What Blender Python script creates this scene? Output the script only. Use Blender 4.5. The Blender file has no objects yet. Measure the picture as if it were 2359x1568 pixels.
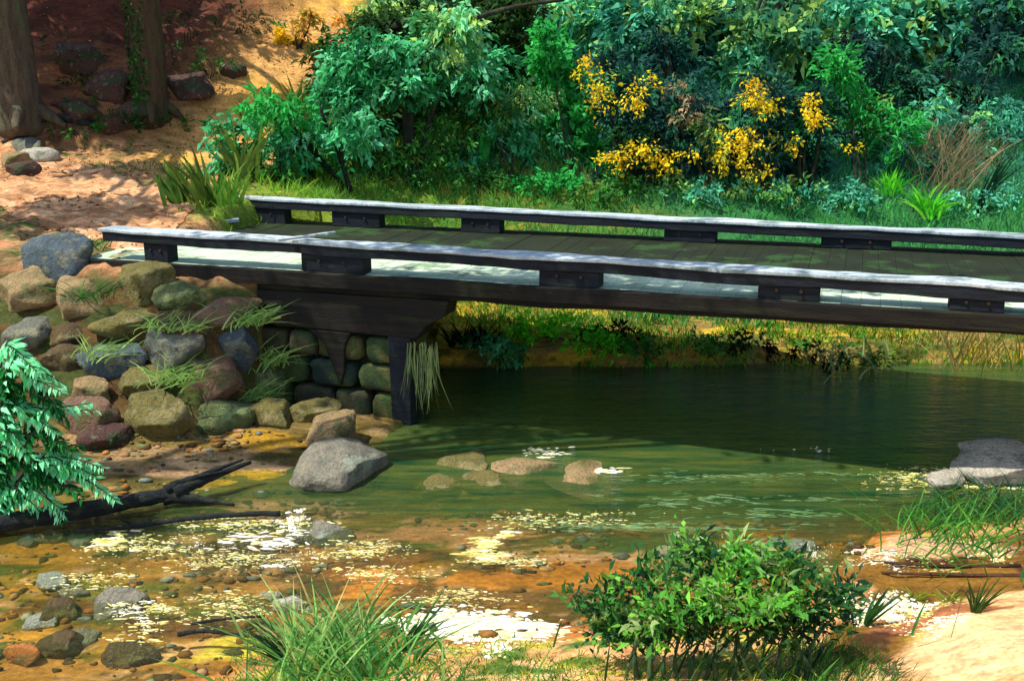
import bpy, bmesh, math, random
import numpy as np
from mathutils import Vector, noise as mn
rng = np.random.default_rng(7)
SUN = Vector((-.46, -.12, .88)).normalized()
random.seed(7)
SC = bpy.context.scene
COL = SC.collection

# ------------------------------------------------------------------ camera model (2359 x 1568 reading of the photo)
W, H = 2359.0, 1568.0
LENS = 35.0
F = W * LENS / 36.0
PITCH = math.radians(15.46)
CAMZ = 4.4

def ray(px, py):
    x = (px - W / 2) / F; y = -(py - H / 2) / F
    cp, sp = math.cos(PITCH), math.sin(PITCH)
    return Vector((x, cp + y * sp, -sp + y * cp))

def atz(px, py, z):
    d = ray(px, py); t = (z - CAMZ) / d.z
    return Vector((0, 0, CAMZ)) + d * t

def aty(px, py, Y):
    d = ray(px, py)
    return Vector((0, 0, CAMZ)) + d * (Y / d.y)

# ------------------------------------------------------------------ numpy noise
_perm = np.random.default_rng(3).random((256, 256))
def vnoise(x, y):
    xi = np.floor(x).astype(int); yi = np.floor(y).astype(int)
    fx = x - xi; fy = y - yi
    fx = fx * fx * (3 - 2 * fx); fy = fy * fy * (3 - 2 * fy)
    a = _perm[xi & 255, yi & 255]; b = _perm[(xi + 1) & 255, yi & 255]
    c = _perm[xi & 255, (yi + 1) & 255]; d = _perm[(xi + 1) & 255, (yi + 1) & 255]
    return (a * (1 - fx) + b * fx) * (1 - fy) + (c * (1 - fx) + d * fx) * fy
def fbm(x, y, o=4):
    s = 0; a = .5; t = 0
    for i in range(o):
        s = s + a * vnoise(x * 2 ** i + 17.3 * i, y * 2 ** i + 9.1 * i); t += a; a *= .5
    return s / t
def sm(a, b, x):
    t = np.clip((x - a) / (b - a), 0, 1); return t * t * (3 - 2 * t)

# ------------------------------------------------------------------ terrain
BX0, BY0, BSL = -5.56, 13.40, -0.347            # near kerb line of the bridge
def Yb(x): return BY0 + BSL * (x - BX0)
def near_edge(x):                               # water's edge on the near bank
    return np.interp(x, [-30, -4, -2.9, -2.0, -1.0, 0.5, 2.3, 3.0, 3.6, 5, 9, 30],
                     [3.5, 5.2, 6.2, 6.75, 7.1, 7.2, 7.35, 8.2, 8.9, 9.3, 9.6, 9.8])
def hfun(x, y):
    x = np.asarray(x, float); y = np.asarray(y, float)
    n1 = fbm(x * .9 + 40, y * .9 + 11) - .5
    n2 = fbm(x * 4 + 5, y * 4 + 3, 3) - .5
    # creek bed
    depth = .10 + .45 * sm(9.0, 10.8, y) * sm(-.6, 1.8, x) + .05 * n1
    bed = -depth + .05 * n2
    # near bank
    t = near_edge(x) + .25 * n1 - y
    near = np.where(t < .6, .10 * sm(0, .6, t), .10 + .27 * (t - .6))
    near = np.where((x > 2.6), np.where(t < 1.5, .10 * sm(0, .5, t) - .07 * sm(.5, .8, t) + .09 * sm(1.3, 1.6, t), .12 + .27 * (t - 1.5)), near)
    near = near + .05 * n2
    near = np.where(y < 0, np.minimum(near, 2.6), near)
    h = np.where(t > 0, near, bed * sm(0, .8, -t) )
    # far side, right: low sand bank and wooded slope
    t2 = y - (14.35 + .3 * n1 + .04 * x)
    right = np.where(t2 < 0, bed * sm(0, .7, -t2), .22 * sm(0, .25, t2) + .03 * t2 + np.maximum(t2 - 2.0, 0) * .62)
    right = np.minimum(right, 17 + n1) + .10 * n2 * sm(0, .5, t2) + .6 * n1 * sm(3, 7, t2)
    # far side, left: gravel shore, stone bank, terrace, hillside
    ys = np.interp(x, [-30, -7, -5, -2.5, -1.3], [8.0, 8.6, 9.2, 10.3, 11.5])
    yt = Yb(x) + .05
    yw = np.where(x > -3.2, yt - .25, 11.0 + .2 * (x + 3.2)); yw = np.minimum(yw, yt - .25)
    yw = np.where((x <= -3.2) & (x > -3.8), (yt - .25) * (x + 3.8) / .6 + (11.0 + .2 * (x + 3.2)) * (-(x + 3.2)) / .6, yw)
    t3 = y - ys
    shore = .16 * sm(0, 1.2, t3) + .06 * n2
    up = sm(0, 1, (y - yw) / (yt - yw)) * .55 + np.clip((y - yw) / (yt - yw), 0, 1) * .45
    hb = 20.5 + .25 * (x + 6)
    terr = shore + (1.80 - .16) * up + .165 * np.clip(y - 14, 0, 8) + .78 * np.maximum(y - hb, 0) + .12 * n2 * up + .9 * n1 * sm(hb, hb + 4, y)
    left = np.where(t3 < 0, bed * sm(0, .8, -t3), np.minimum(terr, 18 + n1))
    wx = np.where(y < 15.6, .12, .12 + (y - 15.6) * .9); wx = np.minimum(wx, 2.6)
    cx = np.where(y < 15.6, -1.45, -1.45 - np.minimum((y - 15.6) * .6, 1.6))
    k = sm(-1, 1, (x - cx) / wx)
    far = left * (1 - k) + right * k
    # right bank, outside the frame
    rb = sm(8.6, 9.6, x) * sm(8.5, 9.5, y)
    far = np.maximum(far, far * (1 - rb) + 1.8 * rb)
    # keep the ground below the bridge deck and inside the abutment
    bl = math.hypot(1, BSL); ss = ((x - BX0) + BSL * (y - BY0)) / bl; tt = (-(x - BX0) * BSL + (y - BY0)) / bl
    under = sm(.0, .5, ss) * sm(.15, .3, tt) * (1 - sm(3.78, 3.9, tt)) * (x < -.5)
    far = np.where(under > 0, np.minimum(far, far * (1 - under) + 1.32 * under), far)
    cut = (x > -3.28) & (x < -1.2) & (tt > -.22) & (tt < 3.9) & (ss < 4.45 - .45 * tt + 9)
    far = np.where(cut, np.minimum(far, .05), far)
    return np.where(t > 0, h, far)
def h1(x, y): return float(hfun(np.array([x]), np.array([y]))[0])
def hit(px, py, tmax=60):
    d = ray(px, py); ts = np.arange(4, tmax, .02)
    X = d.x * ts; Y = d.y * ts; Z = CAMZ + d.z * ts
    hh = np.maximum(hfun(X, Y), -5)
    i = np.argmax(Z < hh)
    if not (Z < hh).any(): i = len(ts) - 1
    return Vector((X[i], Y[i], Z[i]))
def dist(p):                                     # depth along the view axis
    return p.y * math.cos(PITCH) + (CAMZ - p.z) * math.sin(PITCH)
def mpp(p): return dist(p) / F                   # metres per photo pixel

# ------------------------------------------------------------------ colours / materials
def lin(c):
    c = np.array(c, float) / 255
    return np.where(c <= .04045, c / 12.92, ((c + .055) / 1.055) ** 2.4)
def nodes(name):
    m = bpy.data.materials.new(name); m.use_nodes = True
    nt = m.node_tree; nt.nodes.clear()
    out = nt.nodes.new('ShaderNodeOutputMaterial')
    return m, nt, out
def N(nt, t, **k):
    n = nt.nodes.new(t)
    for a, v in k.items(): setattr(n, a, v)
    return n
def noise_tex(nt, scale, detail=6, rough=.6, vec=None, stretch=None, coord='Object'):
    tc = N(nt, 'ShaderNodeTexCoord'); mp = N(nt, 'ShaderNodeMapping')
    nt.links.new(tc.outputs[coord], mp.inputs[0])
    if stretch: mp.inputs['Scale'].default_value = stretch
    t = N(nt, 'ShaderNodeTexNoise'); t.inputs['Scale'].default_value = scale
    t.inputs['Detail'].default_value = detail; t.inputs['Roughness'].default_value = rough
    nt.links.new(mp.outputs[0], t.inputs[0]); return t
def mixc(nt, fac, a, b, mode='MIX'):
    m = N(nt, 'ShaderNodeMix', data_type='RGBA', blend_type=mode)
    if hasattr(fac, 'links'): nt.links.new(fac, m.inputs[0])
    else: m.inputs[0].default_value = fac
    for v, s in ((a, 6), (b, 7)):
        if hasattr(v, 'links'): nt.links.new(v, m.inputs[s])
        else: m.inputs[s].default_value = (*v, 1)
    return m.outputs[2]
def ramp(nt, fac, lo, hi):
    r = N(nt, 'ShaderNodeMapRange'); r.inputs['From Min'].default_value = lo; r.inputs['From Max'].default_value = hi
    nt.links.new(fac, r.inputs[0]); return r.outputs[0]
def bump(nt, hsock, bs, strength=.5, distance=.05):
    b = N(nt, 'ShaderNodeBump'); b.inputs['Strength'].default_value = strength; b.inputs['Distance'].default_value = distance
    nt.links.new(hsock, b.inputs['Height']); nt.links.new(b.outputs[0], bs.inputs['Normal'])

def leaf_material(name='leaf', tr=.42):
    m, nt, out = nodes(name)
    at = N(nt, 'ShaderNodeVertexColor'); at.layer_name = 'Col'
    n = noise_tex(nt, 9, 3)
    c = mixc(nt, .55, at.outputs[0], mixc(nt, 1, at.outputs[0], mixc(nt, ramp(nt, n.outputs[0], .35, .65), (.55, .6, .6), (1.4, 1.35, 1.2)), 'MULTIPLY'))
    b = N(nt, 'ShaderNodeBsdfPrincipled'); b.inputs['Roughness'].default_value = .75
    b.inputs['Specular IOR Level'].default_value = .12
    c = mixc(nt, 1, c, (1.3, 1.3, 1.22), 'MULTIPLY')
    nt.links.new(c, b.inputs['Base Color'])
    t = N(nt, 'ShaderNodeBsdfTranslucent'); nt.links.new(c, t.inputs[0])
    mx = N(nt, 'ShaderNodeMixShader'); mx.inputs[0].default_value = tr
    nt.links.new(b.outputs[0], mx.inputs[1]); nt.links.new(t.outputs[0], mx.inputs[2])
    nt.links.new(mx.outputs[0], out.inputs[0]); return m
LEAF = leaf_material()

def surf_material(name, c1, c2, c3=None, scale=3, stretch=None, rough=.85, bs=.5, bd=.03, fine=40):
    m, nt, out = nodes(name)
    c1, c2 = lin(c1), lin(c2)
    n = noise_tex(nt, scale, 8, .65, stretch=stretch)
    c = mixc(nt, ramp(nt, n.outputs[0], .38, .62), c1, c2)
    if c3 is not None:
        n3 = noise_tex(nt, scale * .45 + .7, 6, .7, stretch=stretch)
        c = mixc(nt, ramp(nt, n3.outputs[0], .53, .62), c, lin(c3))
    nf = noise_tex(nt, fine, 4, .7)
    c = mixc(nt, .5, c, mixc(nt, 1, c, mixc(nt, ramp(nt, nf.outputs[0], .3, .7), (.5, .5, .5), (1.5, 1.5, 1.5)), 'MULTIPLY'))
    b = N(nt, 'ShaderNodeBsdfPrincipled'); b.inputs['Roughness'].default_value = rough
    b.inputs['Specular IOR Level'].default_value = .3
    nt.links.new(c, b.inputs['Base Color'])
    ad = N(nt, 'ShaderNodeMath', operation='ADD'); nt.links.new(n.outputs[0], ad.inputs[0]); nt.links.new(nf.outputs[0], ad.inputs[1])
    bump(nt, ad.outputs[0], b, bs, bd)
    nt.links.new(b.outputs[0], out.inputs[0]); return m

def ground_material():
    m, nt, out = nodes('ground_earth')
    at = N(nt, 'ShaderNodeVertexColor'); at.layer_name = 'Col'
    n1 = noise_tex(nt, 1.0, 8, .7, stretch=(3, 9, 6)); n2 = noise_tex(nt, 22, 6, .75)
    c = mixc(nt, .75, at.outputs[0], mixc(nt, 1, at.outputs[0], mixc(nt, ramp(nt, n1.outputs[0], .36, .64), (.5, .5, .48), (1.45, 1.42, 1.3)), 'MULTIPLY'))
    c = mixc(nt, .6, c, mixc(nt, 1, c, mixc(nt, ramp(nt, n2.outputs[0], .36, .66), (.5, .48, .45), (1.5, 1.5, 1.5)), 'MULTIPLY'))
    b = N(nt, 'ShaderNodeBsdfPrincipled'); b.inputs['Roughness'].default_value = .95
    b.inputs['Specular IOR Level'].default_value = .15
    nt.links.new(c, b.inputs['Base Color'])
    bump(nt, n2.outputs[0], b, .6, .04)
    nt.links.new(b.outputs[0], out.inputs[0]); return m
GROUND = ground_material()

# ------------------------------------------------------------------ object helpers
def tag(o, label=None, cat=None, group=None, kind=None):
    if label: o['label'] = label
    if cat: o['category'] = cat
    if group: o['group'] = group
    if kind: o['kind'] = kind
    return o
def empty(name, loc, label, cat, group=None):
    o = bpy.data.objects.new(name, None); COL.objects.link(o); o.location = loc
    o.empty_display_size = .2
    return tag(o, label, cat, group)
def link(name, me, mat, parent=None, smooth=False):
    o = bpy.data.objects.new(name, me); COL.objects.link(o)
    if mat: me.materials.append(mat)
    if parent is not None:
        o.parent = parent; o.matrix_parent_inverse.identity()
        o.location = -Vector(parent.location)
    if smooth: me.polygons.foreach_set('use_smooth', [True] * len(me.polygons))
    return o
def mesh_np(name, V, Fc, cols=None):
    """V (n,3); Fc (m,k) faces all k-sided"""
    me = bpy.data.meshes.new(name)
    V = np.asarray(V, np.float32); Fc = np.asarray(Fc, np.int32); k = Fc.shape[1]
    me.vertices.add(len(V)); me.vertices.foreach_set('co', V.ravel())
    me.loops.add(Fc.size); me.loops.foreach_set('vertex_index', Fc.ravel())
    me.polygons.add(len(Fc)); me.polygons.foreach_set('loop_start', np.arange(0, Fc.size, k, dtype=np.int32))
    me.polygons.foreach_set('loop_total', np.full(len(Fc), k, np.int32))
    me.update(calc_edges=True)
    if cols is not None:
        ca = me.color_attributes.new('Col', 'FLOAT_COLOR', 'POINT')
        C4 = np.ones((len(V), 4), np.float32); C4[:, :3] = cols
        ca.data.foreach_set('color', C4.ravel())
    return me
class MB:
    def __init__(s): s.v = []; s.f = []; s.c = []; s.n = 0
    def add(s, V, Fs, col=None):
        V = [tuple(v) for v in V]
        s.v += V; s.f += [tuple(i + s.n for i in f) for f in Fs]; s.n += len(V)
        s.c += [tuple(col) if col is not None else (1, 1, 1)] * len(V)
    def build(s, name, mat, parent=None, smooth=False, bevel=0):
        me = bpy.data.meshes.new(name); me.from_pydata(s.v, [], s.f); me.update()
        ca = me.color_attributes.new('Col', 'FLOAT_COLOR', 'POINT')
        ca.data.foreach_set('color', np.c_[np.array(s.c, np.float32), np.ones(len(s.c), np.float32)].ravel())
        o = link(name, me, mat, parent, smooth)
        if bevel:
            b = o.modifiers.new('bevel', 'BEVEL'); b.width = bevel; b.segments = 2; b.limit_method = 'ANGLE'
        return o
def tube_vf(pts, rad, seg=8, wob=.12):
    pts = [Vector(p) for p in pts]; V = []; Fs = []
    n = len(pts)
    for i, p in enumerate(pts):
        d = (pts[min(i + 1, n - 1)] - pts[max(i - 1, 0)]).normalized()
        a = d.cross(Vector((0.13, .2, 1)) if abs(d.z) < .9 else Vector((1, 0, 0))).normalized(); b = d.cross(a)
        for k in range(seg):
            t = 2 * math.pi * k / seg
            r = rad[i] * (1 + random.uniform(-wob, wob))
            V.append(p + a * math.cos(t) * r + b * math.sin(t) * r)
    for i in range(n - 1):
        for k in range(seg):
            k2 = (k + 1) % seg
            Fs.append((i * seg + k, i * seg + k2, (i + 1) * seg + k2, (i + 1) * seg + k))
    Fs.append(tuple(range(seg))[::-1]); Fs.append(tuple((n - 1) * seg + k for k in range(seg)))
    return V, Fs
def smooth_path(pts, n=6):
    pts = [Vector(p) for p in pts]
    P = [pts[0] * 2 - pts[1]] + pts + [pts[-1] * 2 - pts[-2]]
    out = []
    for i in range(1, len(P) - 2):
        for k in range(n):
            t = k / n
            out.append(.5 * ((2 * P[i]) + (-P[i - 1] + P[i + 1]) * t + (2 * P[i - 1] - 5 * P[i] + 4 * P[i + 1] - P[i + 2]) * t * t + (-P[i - 1] + 3 * P[i] - 3 * P[i + 1] + P[i + 2]) * t ** 3))
    out.append(pts[-1]); return out
def limb(mb, pts, r0, r1, seg=8, wob=.1):
    P = smooth_path(pts, 6); n = len(P)
    V, Fs = tube_vf(P, [r0 + (r1 - r0) * i / (n - 1) for i in range(n)], seg, wob)
    mb.add(V, Fs)

def unit(a): return a / np.maximum(np.linalg.norm(a, axis=1, keepdims=True), 1e-6)
def leaves_np(P, Ddir, Nn, L, Wd, cols, fold=.12):
    """diamond leaves: P base, D direction, N normal"""
    n = len(P); S = unit(np.cross(Ddir, Nn)); Nn = unit(np.cross(S, Ddir))
    L = L[:, None]; Wd = Wd[:, None]
    V = np.stack([P, P + Ddir * L * .42 + S * Wd * .5 + Nn * L * fold, P + Ddir * L, P + Ddir * L * .5 - S * Wd * .5 + Nn * L * fold], 1).reshape(-1, 3)
    Fc = np.arange(n * 4).reshape(n, 4)
    return V, Fc, np.repeat(cols, 4, 0)
def blades_np(P, Dr, L, Wd, bend, cols, seg=4):
    """curved blades; quads; bend = sideways/downward vector"""
    n = len(P); Z = np.array([0, 0, 1.0]); up = unit(Dr)
    side = unit(np.cross(up, np.c_[rng.normal(size=(n, 2)) * .35, np.zeros(n)] + np.array([0, 1.0, 0])))
    rows = []
    for i in range(seg + 1):
        t = i / seg
        c = P + up * (L * t)[:, None] + bend * (L * t * t)[:, None]
        w = (Wd * (1 - t) ** .7 * (.6 + .8 * min(t * 3, 1) / 2) + 0.0008)[:, None]
        rows.append(np.stack([c - side * w / 2, c + side * w / 2], 1))
    V = np.concatenate(rows, 1).reshape(-1, 3)
    k = 2 * (seg + 1); base = (np.arange(n) * k)[:, None]
    Fc = np.concatenate([base + np.array([2 * i, 2 * i + 1, 2 * i + 3, 2 * i + 2]) for i in range(seg)], 0)
    return V, Fc, np.repeat(cols, k, 0)
def pick(pal, n, jit=.12):
    pal = [(c, 1) if not isinstance(c[0], (tuple, list)) else c for c in pal]
    w = np.array([p[1] for p in pal], float); w /= w.sum()
    A = np.array([lin(p[0]) for p in pal])
    return A[rng.choice(len(A), n, p=w)] * (1 + rng.normal(size=(n, 1)) * jit).clip(.6, 1.5)

def cloud(blobs, dens, L, Wd, pal, clump=14, clump_r=.16, droop=.5, spread=1.0, shell=.55):
    """blobs: (centre, (rx,ry,rz)[, palette]); dens = clumps per blob"""
    Vs, Fs, Cs = [], [], []; off = 0
    for bl in blobs:
        c = np.array(bl[0]); r = np.array(bl[1]); pl = bl[2] if len(bl) > 2 else pal
        nc = max(4, int(dens))
        d = unit(rng.normal(size=(nc, 3))); rad = shell + (1 - shell) * rng.random(nc) ** .6
        rad *= 1 + .25 * rng.normal(size=nc).clip(-1.2, 1.4)
        C = c + d * r * rad[:, None]
        cc = pick(pl, nc)
        # each clump is a small spray along a twig
        n = nc * clump
        outd = unit(d * np.array([1, 1, .5]) + rng.normal(size=(nc, 3)) * .5 + np.array([0, 0, -droop]))
        tpos = rng.random((nc, clump))
        P = np.repeat(C, clump, 0) + np.repeat(outd, clump, 0) * (tpos.ravel()[:, None] - .5) * clump_r * 2.2 + rng.normal(size=(n, 3)) * clump_r * .33
        D = unit(np.repeat(outd, clump, 0) + rng.normal(size=(n, 3)) * .55 * spread)
        Nn = unit(rng.normal(size=(n, 3)) * .6 + np.array([-.25, -.5, .75]))
        cols = np.repeat(cc, clump, 0) * (1 + rng.normal(size=(n, 1)) * .14).clip(.5, 1.6)
        V, Fc, cl = leaves_np(P, D, Nn, L * rng.uniform(.45, 1.6, n), Wd * rng.uniform(.5, 1.6, n), cols)
        Vs.append(V); Fs.append(Fc + off); Cs.append(cl); off += len(V)
    return np.concatenate(Vs), np.concatenate(Fs), np.concatenate(Cs)
def pxblob(px, py, rx, ry, Y, depth=.8):
    p = aty(px, py, Y); m = mpp(p)
    return (tuple(p), (rx * m, max(rx, ry) * m * depth, ry * m))

# ================================================================== TERRAIN MESH AND COLOURS
def axis(parts):
    a = []
    for lo, hi, st in parts: a += list(np.arange(lo, hi, st))
    a.append(parts[-1][1]); return np.array(a)
xs = axis([(-70, -20, 5), (-20, -9, .5), (-9, 9, .05), (9, 20, .5), (20, 70, 5)])
ys = axis([(-30, 3, 1.5), (3, 5.6, .2), (5.6, 19, .05), (19, 27, .12), (27, 45, 1), (45, 90, 5)])
GX, GY = np.meshgrid(xs, ys); gx = GX.ravel(); gy = GY.ravel(); gz = hfun(gx, gy)

def terrain_color(x, y, z):
    C = np.zeros((len(x), 3))
    def mixin(mask, col):
        m = np.clip(mask, 0, 1)[:, None]; nonlocal C; C = C * (1 - m) + lin(col) * m
    na = fbm(x * .8 + 3, y * 2.2 + 7, 5); nb = fbm(x * 2.1 + 30, y * 6 + 2, 5); nc = fbm(x * .5 + 60, y * 1.1, 4); nd = fbm(x * 5 + 8, y * 9 + 4, 4)
    # creek bed: ochre gravel with orange, brown and olive streaks
    C[:] = lin((152, 120, 46))
    mixin(sm(.50, .56, na), (172, 124, 46)); mixin(sm(.54, .60, nb), (96, 100, 34)); mixin(sm(.57, .62, nc), (106, 82, 38))
    mixin(sm(.60, .64, nd) * .9, (196, 150, 104)); mixin(sm(.60, .65, 1 - nb) * .8, (182, 126, 46))
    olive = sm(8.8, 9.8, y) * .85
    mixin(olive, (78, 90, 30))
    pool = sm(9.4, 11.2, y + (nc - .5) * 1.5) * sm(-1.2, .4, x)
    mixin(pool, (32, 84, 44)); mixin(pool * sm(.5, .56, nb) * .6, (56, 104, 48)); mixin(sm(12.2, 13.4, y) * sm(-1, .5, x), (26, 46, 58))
    # near bank
    t = near_edge(x) - y
    mixin(sm(-.1, .15, t), (176, 112, 60))
    mixin(sm(.1, .45, t + (nb - .5) * .8), (222, 166, 112)); mixin(sm(.1, .4, t) * sm(.55, .6, na), (236, 190, 136)); mixin(sm(.1, .4, t) * sm(.58, .63, nd), (196, 180, 70))
    mixin(sm(0, .3, t) * sm(.58, .62, nb) * (x < 2.5), (92, 118, 52))
    spit = (x > 2.4)
    mixin(spit * sm(.55, .7, t + (nb - .5) * .2) * (1 - sm(1.35, 1.55, t + (nb - .5) * .25)), (128, 92, 38))
    mixin(spit * sm(.5, .7, t) * (1 - sm(1.3, 1.5, t)) * sm(.54, .6, nb), (84, 52, 34))
    mixin(spit * sm(1.4, 1.7, t), (238, 196, 140)); mixin(spit * sm(1.5, 1.7, t) * sm(.5, .6, na), (226, 170, 118))
    # far left shore, bank, terrace and hill
    L = 1 - sm(-1.6, -1.2, x + np.where(y > 15.6, np.minimum((y - 15.6) * .7, 2.0), 0)); L = L * (y > 8.3)
    dry = L * sm(-.03, .06, z)
    mixin(dry, (116, 98, 50)); mixin(dry * sm(.5, .56, nb), (150, 122, 84)); mixin(dry * sm(.54, .6, na), (76, 72, 36))
    bank = L * sm(.25, .5, z); mixin(bank, (92, 70, 42)); mixin(bank * sm(.52, .57, nb), (70, 78, 40))
    ter = L * sm(1.6, 1.8, z); mixin(ter, (186, 136, 96)); mixin(ter * sm(.52, .57, na), (150, 122, 84)); mixin(ter * sm(.56, .6, nb), (120, 100, 66)); mixin(ter * sm(.6, .64, nd), (70, 96, 44))
    hb = 20.5 + .25 * (x + 6)
    hill = L * sm(-1.0, 1.5, y - hb + (na - .5) * 3)
    mixin(hill, (150, 100, 66)); mixin(hill * sm(-.5, 2.6, y - hb + (nc - .5) * 4), (96, 54, 42)); mixin(hill * sm(.54, .6, nb) * .7, (66, 42, 34))
    # orange sunlit scree running up between hill and bushes
    ln = (x + 6.6) - (y - 18.5) * .42
    mixin(L * sm(18.3, 19.5, y) * np.exp(-(ln / 1.15) ** 2) * 1.2, (206, 156, 92))
    mixin(L * sm(18.3, 19.5, y) * np.exp(-((ln - .2) / .7) ** 2) * sm(.48, .56, na), (222, 168, 76))
    # green: slope beyond the bridge
    t2 = y - 14.35
    R = (1 - L) * sm(-.05, .1, t2)
    mixin(R, (150, 124, 66)); mixin(R * sm(.5, .56, na), (188, 160, 52)); mixin(R * sm(.55, .6, nb), (92, 100, 40))
    G = R * sm(2.5, 3.2, t2 + (nb - .5)); mixin(G, (84, 122, 46)); mixin(G * sm(.5, .6, na), (60, 104, 42)); mixin(G * sm(.56, .62, nb), (126, 124, 46))
    mixin(G * sm(1.0, 4, x), (52, 112, 62))
    mixin(G * sm(4.5, 6.5, t2), (44, 96, 66)); mixin(G * sm(4.5, 6.5, t2) * sm(0, 3, x), (52, 118, 100))
    gl = sm(-5.6, -4.6, x - (y - 16) * .25) * sm(15.3, 15.9, y) * (1 - sm(-2, -1, x)) * (1 - sm(19, 21.5, y)); mixin(gl * .95, (112, 138, 46))
    return C
PATCHES = []   # (px, py, rx, ry, colour, strength): patches of sand, moss and gravel where the photo shows them
def patch(*a): PATCHES.append(a)
for a in [(690, 1178, 170, 22, (226, 170, 130), 1), (520, 1075, 170, 18, (196, 158, 116), 1), (350, 1085, 150, 16, (160, 128, 100), .8), (620, 1010, 110, 20, (170, 130, 40), 1),
          (620, 1110, 170, 30, (150, 124, 36), 1), (1030, 1225, 190, 30, (214, 150, 104), .9), (820, 1300, 160, 30, (150, 96, 40), .9), (1070, 1115, 100, 25, (190, 160, 40), 1),
          (1060, 1075, 80, 18, (168, 150, 100), 1), (1220, 1085, 80, 22, (160, 146, 100), 1), (1330, 1105, 110, 28, (176, 150, 104), 1), (880, 1350, 90, 35, (216, 140, 56), 1),
          (1120, 1340, 130, 22, (200, 130, 50), 1), (1350, 1290, 190, 22, (222, 168, 130), 1), (1300, 1325, 260, 30, (186, 120, 40), .9), (1050, 1375, 190, 26, (132, 92, 50), 1),
          (1450, 1375, 150, 20, (150, 90, 54), .9), (1800, 1245, 320, 22, (186, 122, 44), .95), (1950, 1200, 200, 26, (96, 70, 40), .9), (100, 1270, 110, 30, (180, 128, 50), .9),
          (70, 1470, 90, 25, (200, 142, 56), 1), (120, 1540, 170, 25, (196, 140, 66), 1), (160, 1395, 150, 30, (110, 74, 36), .9), (380, 1445, 150, 25, (104, 70, 36), .9),
          (500, 1500, 140, 25, (226, 200, 80), 1), (420, 1500, 60, 20, (226, 176, 120), 1), (300, 1360, 200, 25, (120, 120, 50), .7), (560, 1350, 110, 30, (176, 126, 56), .8),
          (1500, 1180, 300, 30, (78, 100, 46), .8), (1800, 1100, 400, 35, (50, 84, 34), .9), (1500, 1250, 190, 22, (66, 86, 36), .9), (1900, 1320, 160, 30, (120, 96, 36), .9),
          (2180, 1250, 200, 25, (218, 176, 132), 1), (2050, 1330, 330, 34, (134, 96, 38), 1), (2150, 1420, 200, 14, (170, 110, 72), 1), (2250, 1490, 190, 60, (244, 202, 148), 1),
          (2000, 950, 190, 14, (92, 78, 52), .9), (1350, 960, 300, 30, (24, 70, 30), .8)]:
    patch(*a)
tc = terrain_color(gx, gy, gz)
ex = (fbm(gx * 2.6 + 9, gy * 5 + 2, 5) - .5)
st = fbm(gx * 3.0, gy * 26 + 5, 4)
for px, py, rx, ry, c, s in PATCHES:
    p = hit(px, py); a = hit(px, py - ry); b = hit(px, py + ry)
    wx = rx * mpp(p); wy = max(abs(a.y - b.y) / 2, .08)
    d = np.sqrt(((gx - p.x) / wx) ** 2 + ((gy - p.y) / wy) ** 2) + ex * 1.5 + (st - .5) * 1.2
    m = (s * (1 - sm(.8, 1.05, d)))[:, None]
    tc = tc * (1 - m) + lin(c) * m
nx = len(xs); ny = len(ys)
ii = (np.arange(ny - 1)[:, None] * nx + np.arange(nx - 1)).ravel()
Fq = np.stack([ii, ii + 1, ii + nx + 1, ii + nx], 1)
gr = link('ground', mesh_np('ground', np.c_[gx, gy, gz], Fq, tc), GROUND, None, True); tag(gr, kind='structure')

# footpath: its own sheet on the terrace, running from the bridge end to the left and back
def path_mask(x, y):
    cy = np.interp(x, [-14, -10, -8, -6.3, -5.2, -4.9], [22.0, 19.2, 17.4, 16.0, 15.3, 15.2])
    w = np.interp(x, [-14, -8, -5.2], [1.2, 1.5, 1.5]) + .5 * (fbm(x * 2, y * 2) - .5)
    return (np.abs(y - cy) < w) & (x < -5.1)
pxs = np.arange(-13, -5.0, .06); pys = np.arange(13, 24, .06)
PX, PY = np.meshgrid(pxs, pys); a = PX.ravel(); b = PY.ravel(); c = hfun(a, b) + .012
ii = (np.arange(len(pys) - 1)[:, None] * len(pxs) + np.arange(len(pxs) - 1)).ravel()
Fq = np.stack([ii, ii + 1, ii + len(pxs) + 1, ii + len(pxs)], 1)
keep = path_mask(a, b)[Fq].all(1); Fq = Fq[keep]
used, inv = np.unique(Fq, return_inverse=True); Fq = inv.reshape(-1, 4)
a, b, c = a[used], b[used], c[used]
n1 = fbm(a * 1.2, b * 4, 5); n2 = fbm(a * 3 + 9, b * 8, 4)
pc = np.tile(lin((206, 152, 110)), (len(a), 1))
for mk, cl in ((sm(.52, .58, n1), (186, 134, 94)), (sm(.58, .63, n2), (222, 176, 134)), (sm(.6, .66, 1 - n2) * .8, (140, 104, 74))):
    pc = pc * (1 - mk[:, None]) + lin(cl) * mk[:, None]
pt = link('path', mesh_np('path', np.c_[a, b, c], Fq, pc), GROUND, None, True); tag(pt, kind='structure')

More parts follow.
